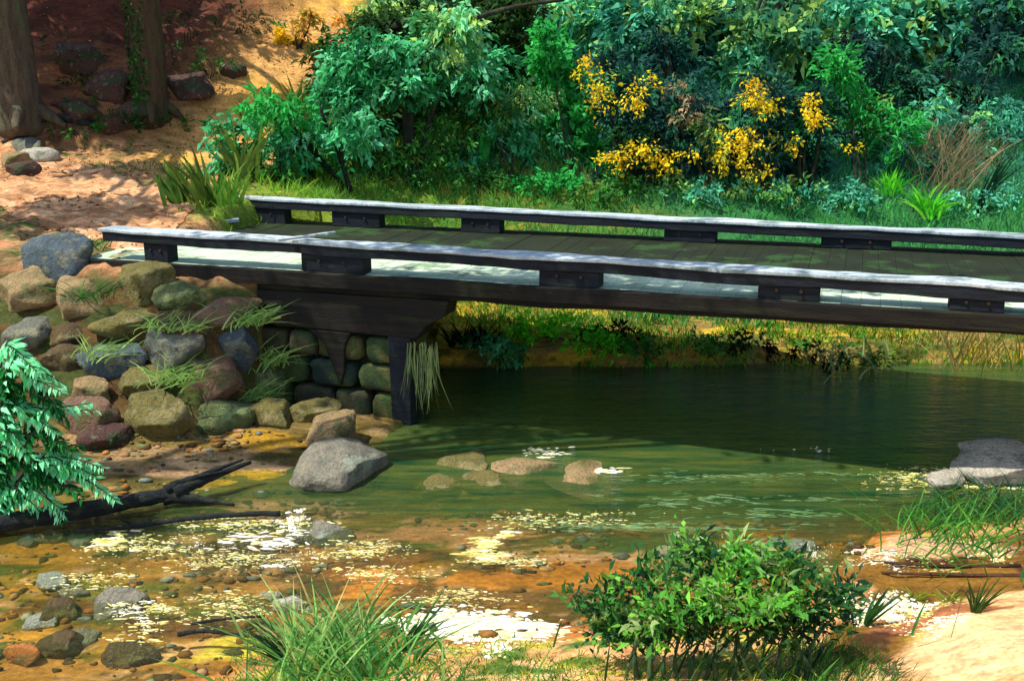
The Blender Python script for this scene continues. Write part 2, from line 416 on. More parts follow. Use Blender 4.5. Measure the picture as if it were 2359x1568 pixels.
# ================================================================== WATER
def water_material():
    m, nt, out = nodes('creek_water')
    n1 = noise_tex(nt, 1, 5, .6, stretch=(1.6, 5, 1)); n2 = noise_tex(nt, 1, 4, .6, stretch=(7, 22, 1))
    tr = N(nt, 'ShaderNodeBsdfTransparent'); tr.inputs[0].default_value = (.92, .95, .84, 1)
    df = N(nt, 'ShaderNodeBsdfDiffuse'); df.inputs[0].default_value = (*lin((56, 104, 60)), 1)
    gl = N(nt, 'ShaderNodeBsdfGlossy'); gl.inputs['Roughness'].default_value = .10; gl.inputs[0].default_value = (.9, .95, 1, 1)
    b = N(nt, 'ShaderNodeBump'); b.inputs['Strength'].default_value = .5; b.inputs['Distance'].default_value = .07
    ad = N(nt, 'ShaderNodeMath', operation='MULTIPLY_ADD'); nt.links.new(n2.outputs[0], ad.inputs[0]); ad.inputs[1].default_value = .35; nt.links.new(n1.outputs[0], ad.inputs[2])
    nt.links.new(ad.outputs[0], b.inputs['Height']); nt.links.new(b.outputs[0], gl.inputs['Normal'])
    fr = N(nt, 'ShaderNodeFresnel'); fr.inputs[0].default_value = 1.33; nt.links.new(b.outputs[0], fr.inputs['Normal'])
    m1 = N(nt, 'ShaderNodeMixShader')
    tc = N(nt, 'ShaderNodeTexCoord'); sx = N(nt, 'ShaderNodeSeparateXYZ'); nt.links.new(tc.outputs['Object'], sx.inputs[0])
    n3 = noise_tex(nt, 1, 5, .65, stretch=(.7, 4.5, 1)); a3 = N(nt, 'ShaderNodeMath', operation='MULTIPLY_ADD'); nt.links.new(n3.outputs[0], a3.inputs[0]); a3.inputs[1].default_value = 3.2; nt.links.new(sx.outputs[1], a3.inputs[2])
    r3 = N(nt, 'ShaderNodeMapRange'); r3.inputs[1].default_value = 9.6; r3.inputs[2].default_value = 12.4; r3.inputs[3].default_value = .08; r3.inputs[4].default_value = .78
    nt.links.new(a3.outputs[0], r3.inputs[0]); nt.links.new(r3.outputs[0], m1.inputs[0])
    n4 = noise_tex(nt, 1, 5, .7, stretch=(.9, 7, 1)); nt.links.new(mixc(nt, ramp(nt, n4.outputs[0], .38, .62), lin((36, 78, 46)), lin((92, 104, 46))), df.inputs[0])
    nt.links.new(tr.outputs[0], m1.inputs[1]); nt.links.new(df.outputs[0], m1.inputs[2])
    m2 = N(nt, 'ShaderNodeMixShader'); nt.links.new(fr.outputs[0], m2.inputs[0])
    nt.links.new(m1.outputs[0], m2.inputs[1]); nt.links.new(gl.outputs[0], m2.inputs[2])
    nt.links.new(m2.outputs[0], out.inputs[0]); return m
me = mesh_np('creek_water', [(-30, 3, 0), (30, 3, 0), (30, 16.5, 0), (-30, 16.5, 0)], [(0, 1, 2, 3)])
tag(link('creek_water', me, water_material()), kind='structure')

# ================================================================== BRIDGE
bu = Vector((1, BSL, 0)).normalized()              # along
bv = Vector((-bu.y, bu.x, 0))                      # across, away from camera
B0 = Vector((BX0, BY0, 0))
def BP(s, t, z):
    q = float(sm(1.2, 1.5, z) * (1 - sm(1.95, 2.09, z))); z = z + (.012 + .008 * float(1 - sm(1.6, 1.75, z))) * max(s, 0) * q - .03 * q
    return B0 + bu * s + bv * t + Vector((0, 0, z))
def s_of(px, py, t=0.0, z=2.25):                   # distance along the bridge for a photo position
    p = aty(px, py, 12)
    d = ray(px, py); # intersect with vertical plane through near kerb line
    o = Vector((0, 0, CAMZ)); nrm = bv; k = ((B0 + bv * t - o).dot(nrm)) / d.dot(nrm)
    return (o + d * k - B0).dot(bu)
DW = 3.85; RZ = 2.25; DZ = 1.87
root = empty('bridge', BP(0, 0, 0), 'low timber bridge over the creek with kerb rails painted sunlit-pale on top and dark beams', 'bridge')
dark = surf_material('tarred_timber', (28, 34, 44), (16, 20, 26), (36, 46, 40), 2.5, (1, 1, 6), .8, .4, .02)
darkb = surf_material('dark_stringer', (34, 28, 22), (16, 16, 16), (38, 42, 22), 2.0, (.6, .6, 7), .8, .5, .02)
white = surf_material('sunlit_weathered_board', (196, 206, 208), (150, 164, 170), (112, 128, 126), 2.0, (1, 2, 1), .8, .4, .01, 30)
pale = surf_material('sunlit_deck_board', (206, 222, 192), (176, 198, 168), (130, 152, 122), 2.2, (1, 1, 1), .9, .4, .01, 30)
shaded_moss = surf_material('shaded_mossy_deck_board', (34, 42, 20), (24, 32, 16), (44, 74, 30), 1.2, (1, 1, 1), .9, .6, .02)
def wbox(mb, s0, s1, t0, t1, z0, z1, wob=.012, n=None):
    """box along the bridge with slightly uneven edges"""
    n = n or max(2, int((s1 - s0) / .3)); V = []; Fs = []
    for i in range(n + 1):
        s = s0 + (s1 - s0) * i / n
        for (t, z) in ((t0, z0), (t1, z0), (t1, z1), (t0, z1)):
            q = mn.noise(Vector((s * .9, t * 3, z * 3))) * wob * 1.6; q2 = mn.noise(Vector((s * 2.1 + 9, t * 3, z * 5))) * wob
            V.append(BP(s, t + q, z + q2 + q * .5))
    for i in range(n):
        for k in range(4):
            k2 = (k + 1) % 4; Fs.append((i * 4 + k, (i + 1) * 4 + k, (i + 1) * 4 + k2, i * 4 + k2))
    Fs.append((0, 1, 2, 3)); Fs.append(tuple(n * 4 + k for k in (3, 2, 1, 0)))
    mb.add(V, Fs)
SL = 16.2
RUST = surf_material('rusty_bolt', (70, 46, 34), (44, 34, 30))
def kerb(t0, s0, gaps, farside=False):
    mb = MB(); wbox(mb, s0, SL, t0, t0 + .29, RZ - .15, RZ - .03, .014); mb.build('kerb_rail', dark, root, bevel=.01)
    mb = MB(); wbox(mb, s0 - .06, SL, t0 - .015, t0 + .30, RZ - .028, RZ + .012, .016, 60); mb.build('sunlit_cap_board', white, root, bevel=.008)  # pale cap: sunlit top of the rail put into its colour
    for a, b in gaps:
        mb = MB(); wbox(mb, a, b, t0 + .032, t0 + .25, DZ + .002, RZ - .152, .012, 3)
        bl = mb.build('rail_block', dark, root, bevel=.012)
        for q in (.3, .7):
            c = BP(a + (b - a) * q, t0 + .028, DZ + .15)
            V, Fs = tube_vf([c, c - bv * .02], [.022, .018], 8, 0); mm = MB(); mm.add(V, Fs)
            mm.build('bolt', RUST, bl).location = (0, 0, 0)
near_blocks = [(330, 385), (690, 835), (1240, 1380), (1750, 1895), (2200, 2330)]
nb = [(s_of(a, 600), s_of(b, 600)) for a, b in near_blocks] + [(11.9, 12.7), (14.3, 15.1)]
kerb(0, 0, nb)
far_blocks = [(552, 655), (762, 872), (1060, 1150), (1530, 1650), (1895, 2060)]
fb = [(s_of(a, 510, DW - .4), s_of(b, 510, DW - .4)) for a, b in far_blocks] + [(12.2, 13.0), (14.4, 15.2)]
kerb(DW - .40, s_of(520, 450, DW - .4), fb)
# deck boards: sunlight painted pale by near kerb, shade and moss painted dark beyond
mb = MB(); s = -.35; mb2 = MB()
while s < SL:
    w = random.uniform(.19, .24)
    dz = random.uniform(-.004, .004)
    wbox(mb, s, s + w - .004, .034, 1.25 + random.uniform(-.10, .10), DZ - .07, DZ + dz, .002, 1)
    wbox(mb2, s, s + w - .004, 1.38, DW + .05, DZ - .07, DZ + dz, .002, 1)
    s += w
mb.build('deck_boards', pale, root); mb2.build('deck_boards', shaded_moss, root)['label'] = 'mossy deck boards painted dark as in shade on the far half of the bridge'
for t, mat in ((.02, darkb), (1.2, darkb), (2.4, darkb), (DW - .32, darkb)):
    mb = MB(); wbox(mb, .0, SL, t, t + .28, 1.57, DZ - .072, .02); mb.build('stringer', mat, root, bevel=.015)
mb = MB(); wbox(mb, -.2, SL, -.10, .030, DZ - .17, DZ + .004, .006); mb.build('edge_board', darkb, root)

# loose pale boards at the bridge end
def board(name, p0, p1, w, th, label):
    mb = MB(); p0 = Vector(p0); p1 = Vector(p1); d = (p1 - p0).normalized(); sd = Vector((-d.y, d.x, 0)).normalized(); n = 7; V = []; Fs = []
    for i in range(n + 1):
        p = p0.lerp(p1, i / n); ww = w * (.55 + .45 * math.sin(math.pi * (.12 + .76 * i / n))) / 2 * random.uniform(.9, 1.1)
        for a, z in ((-ww, 0), (ww, 0), (ww, th), (-ww, th)): V.append(p + sd * a + Vector((0, 0, z)))
    for i in range(n):
        for k in range(4):
            k2 = (k + 1) % 4; Fs.append((i * 4 + k, (i + 1) * 4 + k, (i + 1) * 4 + k2, i * 4 + k2))
    Fs += [(0, 1, 2, 3), tuple(n * 4 + k for k in (3, 2, 1, 0))]
    mb.add(V, Fs); return tag(mb.build(name, white, bevel=.006), label, 'plank')
board('plank', atz(385, 520, 1.93), atz(550, 508, 1.96), .42, .05, 'short pale plank lying at the left end of the bridge between the two kerb rails')
board('plank', atz(640, 556, 2.275), atz(772, 538, 2.32), .07, .03, 'thin pale stick lying slantwise across the near kerb rail')

# masonry abutment under the left end
ab = empty('stone_abutment', BP(4.2, 0, 0), 'dark mossy masonry abutment under the left end of the bridge', 'abutment')
core = surf_material('abutment_mortar', (26, 30, 30), (18, 20, 26), (40, 46, 30), 4)
sA = (-3.3 - BX0) / bu.x; sB = (-1.28 - BX0) / bu.x
mb = MB(); P4 = [(sA, .22), (sB, .22), (sB - .45 * (DW - .22), DW), (sA - .8, DW)]
V = [BP(a, b, -.7) for a, b in P4] + [BP(a, b, 1.41) for a, b in P4]; mb.add(V, [(3, 2, 1, 0), (4, 5, 6, 7)] + [(i, (i + 1) % 4, 4 + (i + 1) % 4, 4 + i) for i in range(4)]); mb.build('core_wall', core, ab)
def stone_vf(cs, ct, cz, ws, wt, wz, seed, r=.35):
    """rounded block in bridge axes"""
    bm = bmesh.new(); bmesh.ops.create_cube(bm, size=2); bmesh.ops.subdivide_edges(bm, edges=bm.edges[:], cuts=5, use_grid_fill=True)
    V = []
    for v in bm.verts:
        c = v.co; q = Vector((c.x, c.y, c.z)); l = (abs(q.x) ** 5 + abs(q.y) ** 5 + abs(q.z) ** 5) ** .2
        q = q / l
        n = 1 + .10 * mn.noise(q * 1.3 + Vector((seed, 0, 0))) + .05 * mn.noise(q * 4 + Vector((seed, 3, 0)))
        V.append(BP(cs + q.x * ws * n, ct + q.y * wt * n, cz + q.z * wz * n))
    Fs = [tuple(v.index for v in f.verts) for f in bm.faces]; bm.free(); return V, Fs
stone_cols = [((72, 92, 44), (46, 64, 38), (110, 108, 58)), ((48, 72, 60), (34, 50, 44), (70, 86, 48)), ((96, 94, 52), (62, 66, 36), (70, 92, 44)), ((86, 84, 56), (54, 58, 40), (56, 76, 46))]
SM = [surf_material('abutment_stone', *c, scale=3, bs=.7, bd=.04) for c in stone_cols]
rows = [(0.16, .20), (.55, .19), (.92, .18), (1.24, .14)]
sd = 1
for ri, (z, hz) in enumerate(rows):
    s = sA - .1 + (.2 if ri % 2 else 0)
    while s < sB - .05:
        w = min(random.uniform(.42, .72), sB - s + .02)
        if sB - s - w < .2: w = sB - s
        V, Fs = stone_vf(s + w / 2, .16, z, w / 2 - .018, .16, hz - .012, sd); sd += 7.3
        mb = MB(); mb.add(V, Fs); mb.build('stone', random.choice(SM), ab, True); s += w
    t = .35
    while t < DW - .1:
        w = random.uniform(.45, .75)
        V, Fs = stone_vf(sB - .04 - .45 * (t + w / 2 - .2), t + w / 2, z, .12, w / 2 - .015, hz - .012, sd); sd += 7.3
        mb = MB(); mb.add(V, Fs); mb.build('stone', random.choice(SM), ab, True); t += w
# dark timber cap with rounded end and a curved bracket
def prism(mb, poly, t0, t1):
    """poly in (s,z), extruded across the bridge"""
    n = len(poly); V = [BP(s, t0, z) for s, z in poly] + [BP(s, t1, z) for s, z in poly]
    Fs = [tuple(range(n))[::-1], tuple(range(n, 2 * n))] + [(i, (i + 1) % n, n + (i + 1) % n, n + i) for i in range(n)]
    mb.add(V, Fs)
s0 = s_of(490, 690); s1 = s_of(950, 700)
mb = MB(); prism(mb, [(s0, 1.41), (s0 - .10, 1.33), (s0 - .06, 1.27), (s0 + .3, 1.2), (s0 + .9, 1.15), (s1 + .05, 1.13), (s1 + .2, 1.3), (s1 + .45, 1.41), (s1 + .5, 1.585), (s0, 1.585)], -.035, .30)
mb.build('cap_beam', darkb, ab, bevel=.02)
sc_ = s_of(760, 760)
mb = MB(); prism(mb, [(sc_ - .3, 1.14), (sc_ - .08, .95), (sc_ + .05, .62), (sc_ + .14, .42), (sc_ + .2, .6), (sc_ + .22, .95), (sc_ + .32, 1.14)], -.04, .10); mb.build('bracket', darkb, ab, bevel=.02)
sp_ = s_of(922, 850)
mb = MB(); prism(mb, [(sp_ - .14, 1.14), (sp_ - .11, -.3), (sp_ + .14, -.3), (sp_ + .17, 1.14)], -.045, .16); mb.build('post', dark, ab, bevel=.015)

# ================================================================== ROCKS
def rock_mesh(name, rx, ry, rz, seed, sub=4, facets=11, rough=.13):
    bm = bmesh.new(); bmesh.ops.create_icosphere(bm, subdivisions=sub, radius=1)
    r = random.Random(seed); pl = []
    pl.append((Vector((r.uniform(-.2, .2), r.uniform(-.5, -.1), 1)).normalized(), r.uniform(.5, .68)))
    for _ in range(facets):
        d = Vector((r.gauss(0, 1), r.gauss(0, 1), r.gauss(0, .7))).normalized(); pl.append((d, r.uniform(.5, .8)))
    o = Vector((seed * 1.7, seed * .3, 0))
    for v in bm.verts:
        c = v.co.copy()
        for d, k in pl:
            q = c.dot(d)
            if q > k: c -= d * (q - k) * .96
        c *= 1 + rough * mn.noise(c * 1.6 + o) + rough * .5 * mn.noise(c * 5 + o) + rough * .2 * mn.noise(c * 14 + o)
        v.co = (c.x * rx, c.y * ry, c.z * rz)
    me = bpy.data.meshes.new(name); bm.to_mesh(me); bm.free(); return me
def RM(a, b, c):
    m = surf_material('rock', a, b, c, scale=3.4, bs=1.0, bd=.05, fine=26); nt = m.node_tree
    bs_ = next(n for n in nt.nodes if n.type == 'BSDF_PRINCIPLED'); old = bs_.inputs['Base Color'].links[0].from_socket
    w = noise_tex(nt, 3, 4, .6); tc = N(nt, 'ShaderNodeTexCoord'); va = N(nt, 'ShaderNodeVectorMath', operation='MULTIPLY_ADD'); va.inputs[1].default_value = (.5, .5, .5)
    nt.links.new(w.outputs[1], va.inputs[0]); nt.links.new(tc.outputs['Object'], va.inputs[2])
    vo = N(nt, 'ShaderNodeTexVoronoi', feature='DISTANCE_TO_EDGE'); vo.inputs['Scale'].default_value = 2.6; nt.links.new(va.outputs[0], vo.inputs[0])
    c2 = mixc(nt, ramp(nt, vo.outputs[0], -.02, .025), lin((84, 76, 58)), old)
    li = noise_tex(nt, 9, 6, .7); c3 = mixc(nt, ramp(nt, li.outputs[0], .58, .62), c2, lin((128, 136, 96)))
    nt.links.new(mixc(nt, .6, c2, c3), bs_.inputs['Base Color']); return m
R = dict(tan=RM((176, 146, 104), (134, 118, 74), (100, 98, 56)), pink=RM((146, 108, 88), (116, 92, 70), (110, 104, 60)), grey=RM((126, 128, 110), (96, 98, 92), (150, 146, 116)),
         blue=RM((96, 112, 116), (70, 80, 92), (128, 130, 112)), olive=RM((128, 116, 62), (92, 92, 48), (150, 136, 88)), mossy=RM((110, 120, 72), (70, 88, 50), (150, 166, 104)),
         dark=RM((96, 66, 54), (70, 50, 46), (50, 74, 40)), brown=RM((104, 84, 52), (70, 58, 38), (120, 104, 62)), pale=RM((206, 196, 176), (168, 164, 150), (140, 140, 120)),
         lilac=RM((186, 188, 190), (150, 154, 160), (206, 202, 186)), wet=RM((150, 142, 122), (104, 104, 94), (160, 168, 146)), orange=RM((196, 124, 60), (150, 92, 44), (110, 80, 40)))
rk = [0]
def rock(name, px, py, rx, ry, mat, label, group=None, cat=None, sink=.35, dy=.75, rot=None, z=None, tilt=0):
    """rock whose visible outline is centred on (px,py) with half sizes rx, ry in photo pixels"""
    rk[0] += 1
    p = hit(px, py + ry * .5) if z is None else atz(px, py + ry * .5, z)
    m = mpp(p); a, c = rx * m * 1.22, ry * m * 1.4
    me = rock_mesh(name, a, max(a * dy, c), c * 1.15, rk[0] * 3 + 1, 4 if rx > 45 else 3)
    o = link(name, me, R[mat], None, True)
    o.location = p + Vector((0, max(a * dy, c) * .35, c * (.55 - sink * .5))); o.rotation_euler = (0, tilt, random.uniform(-.4, .4) if rot is None else rot)
    return tag(o, label, cat or name, group)
g = 'boulders stacked in the bank left of the bridge'
for a in [(125, 610, 75, 48, 'blue', 'blue-grey boulder on top of the bank just left of the near kerb rail'),
          (60, 685, 85, 42, 'tan', 'wide tan boulder at the left edge below the blue-grey boulder'),
          (175, 690, 70, 42, 'tan', 'tan pink-topped boulder with a pale corner, right of the wide tan boulder'),
          (330, 660, 70, 38, 'olive', 'olive boulder tucked straight under the left end of the bridge'),
          (420, 690, 60, 30, 'mossy', 'dark green flat stone under the near beam above the pink slab'),
          (60, 775, 70, 28, 'grey', 'small pale grey stone at the left edge under the wide tan boulder'),
          (150, 780, 40, 24, 'brown', 'brown stone wedged between the pale grey stone and the ochre stone'),
          (290, 755, 80, 32, 'olive', 'ochre-olive boulder in the middle of the bank below the tan pink-topped boulder'),
          (520, 720, 85, 28, 'pink', 'pink slab high in the bank left of the dark cap beam'),
          (410, 760, 70, 30, 'brown', 'brown stone between the ochre-olive boulder and the pink slab'),
          (395, 810, 90, 34, 'grey', 'big pale domed stone in the middle of the bank'),
          (540, 805, 60, 44, 'blue', 'blue stone touching the right side of the big pale domed stone'),
          (260, 840, 75, 38, 'blue', 'grey-blue stone low and left of the big pale domed stone'),
          (150, 830, 55, 30, 'brown', 'rusty brown stone above the fern'),
          (490, 885, 85, 42, 'pink', 'large rose pink stone below the big pale domed stone'),
          (340, 890, 85, 34, 'olive', 'ochre stone left of the large rose pink stone'),
          (200, 910, 50, 30, 'tan', 'tan stone just right of the top of the fern'),
          (610, 890, 50, 50, 'mossy', 'green mossy stone between the rose pink stone and the abutment'),
          (190, 965, 65, 38, 'pink', 'dusty pink stone right of the fern near the foot of the bank'),
          (345, 965, 85, 46, 'olive', 'large ochre block at the foot of the bank'),
          (500, 965, 80, 36, 'mossy', 'green-brown block at the foot of the bank below the rose pink stone'),
          (620, 965, 60, 30, 'olive', 'low olive stone at the foot of the abutment'),
          (250, 1015, 60, 26, 'dark', 'dark low stone at the foot of the bank above the log'),
          (720, 955, 60, 22, 'olive', 'small ochre stone against the abutment, left of the pale upright rock')]:
    rock('boulder', *a, group=g, cat='boulder')
rock('boulder', 765, 1000, 55, 45, 'tan', 'pale upright rock standing behind the big grey rock beside the abutment', cat='boulder', dy=.6)
rock('boulder', 780, 1082, 128, 40, 'wet', 'big grey rock with a pinkish rim standing in the creek in front of the abutment', cat='boulder', z=0, sink=.3)
rock('boulder', 2325, 1078, 120, 34, 'pale', 'big pale grey boulder at the right edge of the creek', cat='boulder', z=0.03)
rock('boulder', 2185, 1112, 50, 14, 'pale', 'low grey stone left of the big pale boulder at the right edge', cat='boulder', z=0)
g = 'flat stones just under the water right of the big grey rock'
for a in [(1060, 1072, 85, 17, 'olive', 'flat tan stone nearest the big grey rock'), (1215, 1082, 78, 20, 'tan', 'flat grey-tan stone in the middle of the creek below the white ripple'),
          (1345, 1108, 88, 20, 'tan', 'pointed pale flat stone, rightmost of the flat stones in the creek'), (1010, 1120, 55, 16, 'olive', 'yellow-olive flat stone, lowest of the flat stones in the creek'),
          (1130, 1112, 60, 16, 'olive', 'mustard flat stone between the tan flat stones and the brown shallows')]:
    rock('flat_stone', *a, group=g, cat='stone', z=-.05, sink=1.25, dy=.9)
g = 'stones in the brown shallows'
for a in [(120, 1240, 38, 14, 'wet', 'grey stone in the shallows below the left end of the log'), (185, 1245, 40, 14, 'wet', 'grey stone just right of another, below the log at the left'), (60, 1250, 28, 12, 'blue', 'small blue-grey stone at the left edge below the log'),
          (110, 1350, 45, 15, 'lilac', 'pale blue stone in the shallows at the left edge, half way down to the corner'), (165, 1370, 30, 12, 'wet', 'small grey stone right below the pale blue stone at the left'),
          (265, 1400, 62, 24, 'wet', 'large grey-green stone with a white glint cap in the lower left shallows'), (95, 1440, 42, 14, 'lilac', 'pale stone in the lower left between brown stones'),
          (190, 1478, 45, 15, 'wet', 'grey stone near the lower left corner right of the orange stones'), (620, 1375, 24, 10, 'pale', 'small white stone above the left side of the grass tuft'),
          (660, 1400, 35, 22, 'pale', 'pale stone partly hidden by the left blades of the grass tuft'), (750, 1235, 70, 22, 'wet', 'grey rounded stone in the creek below the big grey rock'),
          (50, 1515, 45, 22, 'orange', 'orange stone in the lower left corner'), (130, 1500, 60, 24, 'brown', 'brown ringed stone right of the orange stone in the corner'), (130, 1410, 60, 22, 'brown', 'brown stone between the two pale stones at the left'),
          (280, 1520, 70, 20, 'brown', 'brown low stone at the bottom edge left of the yellow sand'), (1960, 1255, 12, 6, 'lilac', 'tiny grey stone in the creek left of the sand spit'),
          (1790, 1255, 30, 9, 'lilac', 'lilac stone behind the leafy bush, right end of a row'), (1850, 1262, 36, 8, 'lilac', 'long lilac stone behind the right side of the leafy bush'), (1600, 1285, 42, 16, 'lilac', 'lilac stone behind the left side of the leafy bush'),
          (1540, 1275, 30, 12, 'pale', 'pale stone left of the lilac stone behind the leafy bush')]:
    rock('stone', *a, group=g, cat='stone', sink=.6)
g = 'dark rocks on the hillside'
for a in [(180, 140, 60, 30, 'dark', 'dark rock high on the brown hillside between the two tree trunks'), (240, 205, 60, 36, 'dark', 'dark rock on the hillside right of the grey trunk'), (175, 262, 62, 28, 'dark', 'dark rock with green plants at the foot of the grey trunk'),
          (300, 275, 70, 34, 'dark', 'dark mound with green ground cover left of the ivy covered trunk'), (430, 208, 56, 28, 'dark', 'dark purple rock right of the ivy covered trunk'), (535, 165, 34, 14, 'dark', 'small dark rock high on the orange slope')]:
    rock('hillside_rock', *a, group=g, cat='rock')
g = 'rocks by the path at the left edge'
for a in [(70, 345, 40, 22, 'grey', 'grey rock by the path under the grey trunk'), (85, 362, 40, 14, 'pale', 'small pale rock by the path under the grey rock'), (30, 375, 34, 20, 'tan', 'pinkish rock at the left edge by the path'), (50, 395, 45, 16, 'dark', 'dark red rock at the left edge by the path')]:
    rock('path_rock', *a, group=g, cat='rock')

# pebbles on the bed and shore: beyond counting
mb_v, mb_f, mb_c = [], [], []; off = 0
ico = bmesh.new(); bmesh.ops.create_icosphere(ico, subdivisions=1, radius=1)
iv = np.array([v.co[:] for v in ico.verts]); ifc = np.array([[v.index for v in f.verts] for f in ico.faces]); ico.free()
n = 9000
X = rng.uniform(-7, 6.5, n); Y = rng.uniform(5.6, 11.2, n); keep = ((Y < 9.6) | (X < -1.5)) ; X, Y = X[keep], Y[keep]; n = len(X)
keep = (rng.random(n) < np.clip(sm(.42, .6, fbm(X * 1.5, Y * 2.5, 4)) + .05, 0, 1)) & (Y > near_edge(X) - .15); X, Y = X[keep], Y[keep]; n = len(X)
Z = hfun(X, Y); S = .012 + .04 * rng.random(n) ** 3
pc = pick([((140, 100, 50), 3), ((90, 68, 40), 3), ((176, 136, 96), 2), ((104, 110, 66), 3), ((180, 120, 60), 1), ((120, 130, 124), 1.4), ((170, 172, 160), .5)], n)
V = iv[None] * (S[:, None, None] * rng.uniform(.6, 1.4, (n, 1, 3)) * np.array([1.5, 1, .6])) * (1 + .18 * rng.normal(size=(n, len(iv), 1))) + np.stack([X, Y, Z + S * .2], 1)[:, None]
Fc = (ifc[None] + (np.arange(n) * len(iv))[:, None, None]).reshape(-1, 3)
o = link('pebbles', mesh_np('pebbles', V.reshape(-1, 3), Fc, np.repeat(pc, len(iv), 0)), GROUND, None, True)
tag(o, 'small brown, orange and grey pebbles scattered over the creek bed and shore', 'pebbles', kind='stuff')

# ================================================================== SUN GLINTS on the water, painted as pale flakes
fm, nt, out = nodes('glint')
at = N(nt, 'ShaderNodeVertexColor'); at.layer_name = 'Col'; bb = N(nt, 'ShaderNodeBsdfPrincipled'); bb.inputs['Roughness'].default_value = .5
nt.links.new(at.outputs[0], bb.inputs['Base Color']); nt.links.new(bb.outputs[0], out.inputs[0])
def flecks(px, py, rx, ry, n, pal, size=(.004, .014), stretch=5.5, ang=0.0, zoff=.004):
    """ragged pale flakes standing in for sun glints on the water"""
    c = hit(px, py); c = atz(px, py, max(0, c.z)); m = mpp(c)
    a = atz(px, py - ry, c.z); b = atz(px, py + ry, c.z); wy = abs(a.y - b.y) / 2; wx = rx * m
    n = int(n * 1.5); size = (size[0] * .42, size[1] * .5)
    u = rng.normal(size=(n, 2)) * .55
    cn = rng.normal(size=(max(4, n // 26), 2)) * .55
    idx = rng.integers(0, len(cn), n); u = np.where(rng.random((n, 1)) < .6, cn[idx] + rng.normal(size=(n, 2)) * np.array([.24, .11]), u)
    X = c.x + u[:, 0] * wx + u[:, 1] * wy * math.tan(ang); Y = c.y + u[:, 1] * wy
    Z = np.maximum(hfun(X, Y), 0) + zoff
    S = size[0] + (size[1] - size[0]) * rng.random(n) ** 2.5
    k = 7; th = np.linspace(0, 2 * np.pi, k, endpoint=False)[None] + rng.random((n, 1)) * 6
    rr = S[:, None] * rng.uniform(.45, 1.3, (n, k))
    st = stretch * rng.uniform(.6, 1.4, (n, 1))
    bx = np.cos(th) * rr * st; by = np.sin(th) * rr
    yaw = rng.normal(size=(n, 1)) * .25 + ang * .3
    ox = bx * np.cos(yaw) - by * np.sin(yaw); oy = bx * np.sin(yaw) + by * np.cos(yaw)
    ring = np.stack([X[:, None] + ox, Y[:, None] + oy, np.repeat((Z - .003)[:, None], k, 1)], 2)
    top = np.stack([X[:, None] + ox * .6, Y[:, None] + oy * .6, np.repeat((Z + S * .35)[:, None], k, 1)], 2)
    V = np.concatenate([ring, top], 1); base = (np.arange(n) * 2 * k)[:, None]
    Q = np.concatenate([base + np.array([i, (i + 1) % k, k + (i + 1) % k, k + i]) for i in range(k)], 0)
    T = [base + np.array([k, k + i, k + i + 1, k + i + 2]) for i in range(1, k - 2, 2)]
    Q = np.concatenate([Q] + T, 0)
    return V.reshape(-1, 3), Q, np.repeat(pick(pal, n, .06), 2 * k, 0)
CREAM = [((230, 222, 130), 3), ((196, 184, 90), 2), ((240, 234, 190), 1.5), ((170, 156, 96), 1)]
WHITE = [((244, 240, 222), 4), ((226, 216, 150), 2), ((204, 200, 170), 1)]
MINT = [((96, 140, 80), 2), ((120, 150, 96), 1)]
def glintobj(name, specs, label):
    Vs, Fs, Cs = [], [], []; off = 0
    for s in specs:
        V, Q, C = flecks(*s[0], **s[1]); Vs.append(V); Fs.append(Q + off); Cs.append(C); off += len(V)
    return tag(link(name, mesh_np(name, np.concatenate(Vs), np.concatenate(Fs), np.concatenate(Cs)), fm), label, 'glint', kind='stuff')
glintobj('glint', [((270, 1240, 40, 22, 60, CREAM), dict(size=(.01, .04))), ((350, 1265, 130, 30, 260, CREAM), {}), ((560, 1210, 150, 18, 300, CREAM), {}), ((600, 1250, 90, 24, 90, WHITE), dict(size=(.01, .035))),
                 ((675, 1205, 34, 22, 120, WHITE), dict(size=(.01, .04), stretch=1.5)), ((540, 1290, 140, 30, 260, CREAM), {}), ((690, 1290, 30, 24, 60, WHITE), dict(stretch=1.5)), ((830, 1265, 110, 26, 240, CREAM), {}),
                 ((880, 1320, 120, 18, 160, CREAM), {}), ((1120, 1260, 40, 34, 110, CREAM), dict(size=(.01, .04))), ((1180, 1290, 110, 14, 140, CREAM), {}), ((1260, 1195, 140, 20, 170, CREAM), {}),
                 ((450, 1255, 20, 26, 40, WHITE), dict(stretch=1.5)), ((200, 1340, 90, 26, 150, CREAM), {}), ((280, 1410, 50, 20, 90, WHITE), {}), ((350, 1400, 80, 26, 120, CREAM), {}), ((520, 1400, 90, 40, 200, CREAM), {}),
                 ((330, 1455, 60, 22, 90, CREAM), {}), ((1250, 1040, 45, 12, 60, WHITE), dict(size=(.008, .02))), ((1395, 1082, 34, 7, 50, WHITE), dict(size=(.01, .03))), ((1040, 1380, 110, 20, 160, CREAM), {})],
        'cream and white flecks painted as sun glints on the brown shallows')
glintobj('glint', [((960, 1445, 40, 24, 200, WHITE), dict(size=(.012, .04), stretch=1.3)), ((1040, 1440, 80, 32, 620, WHITE), dict(size=(.014, .05), stretch=3)), ((1150, 1448, 110, 28, 700, WHITE), dict(size=(.014, .05), stretch=3)), ((1230, 1455, 60, 16, 220, WHITE), dict(size=(.012, .04))),
                 ((1150, 1490, 30, 26, 160, WHITE), dict(size=(.01, .04), stretch=1.0)), ((1020, 1490, 20, 22, 60, WHITE), dict(stretch=1.0)), ((1120, 1480, 120, 30, 200, CREAM), {})],
        'thick bright white flecks painted as sun glitter at the water edge between the grass tuft and the leafy bush')
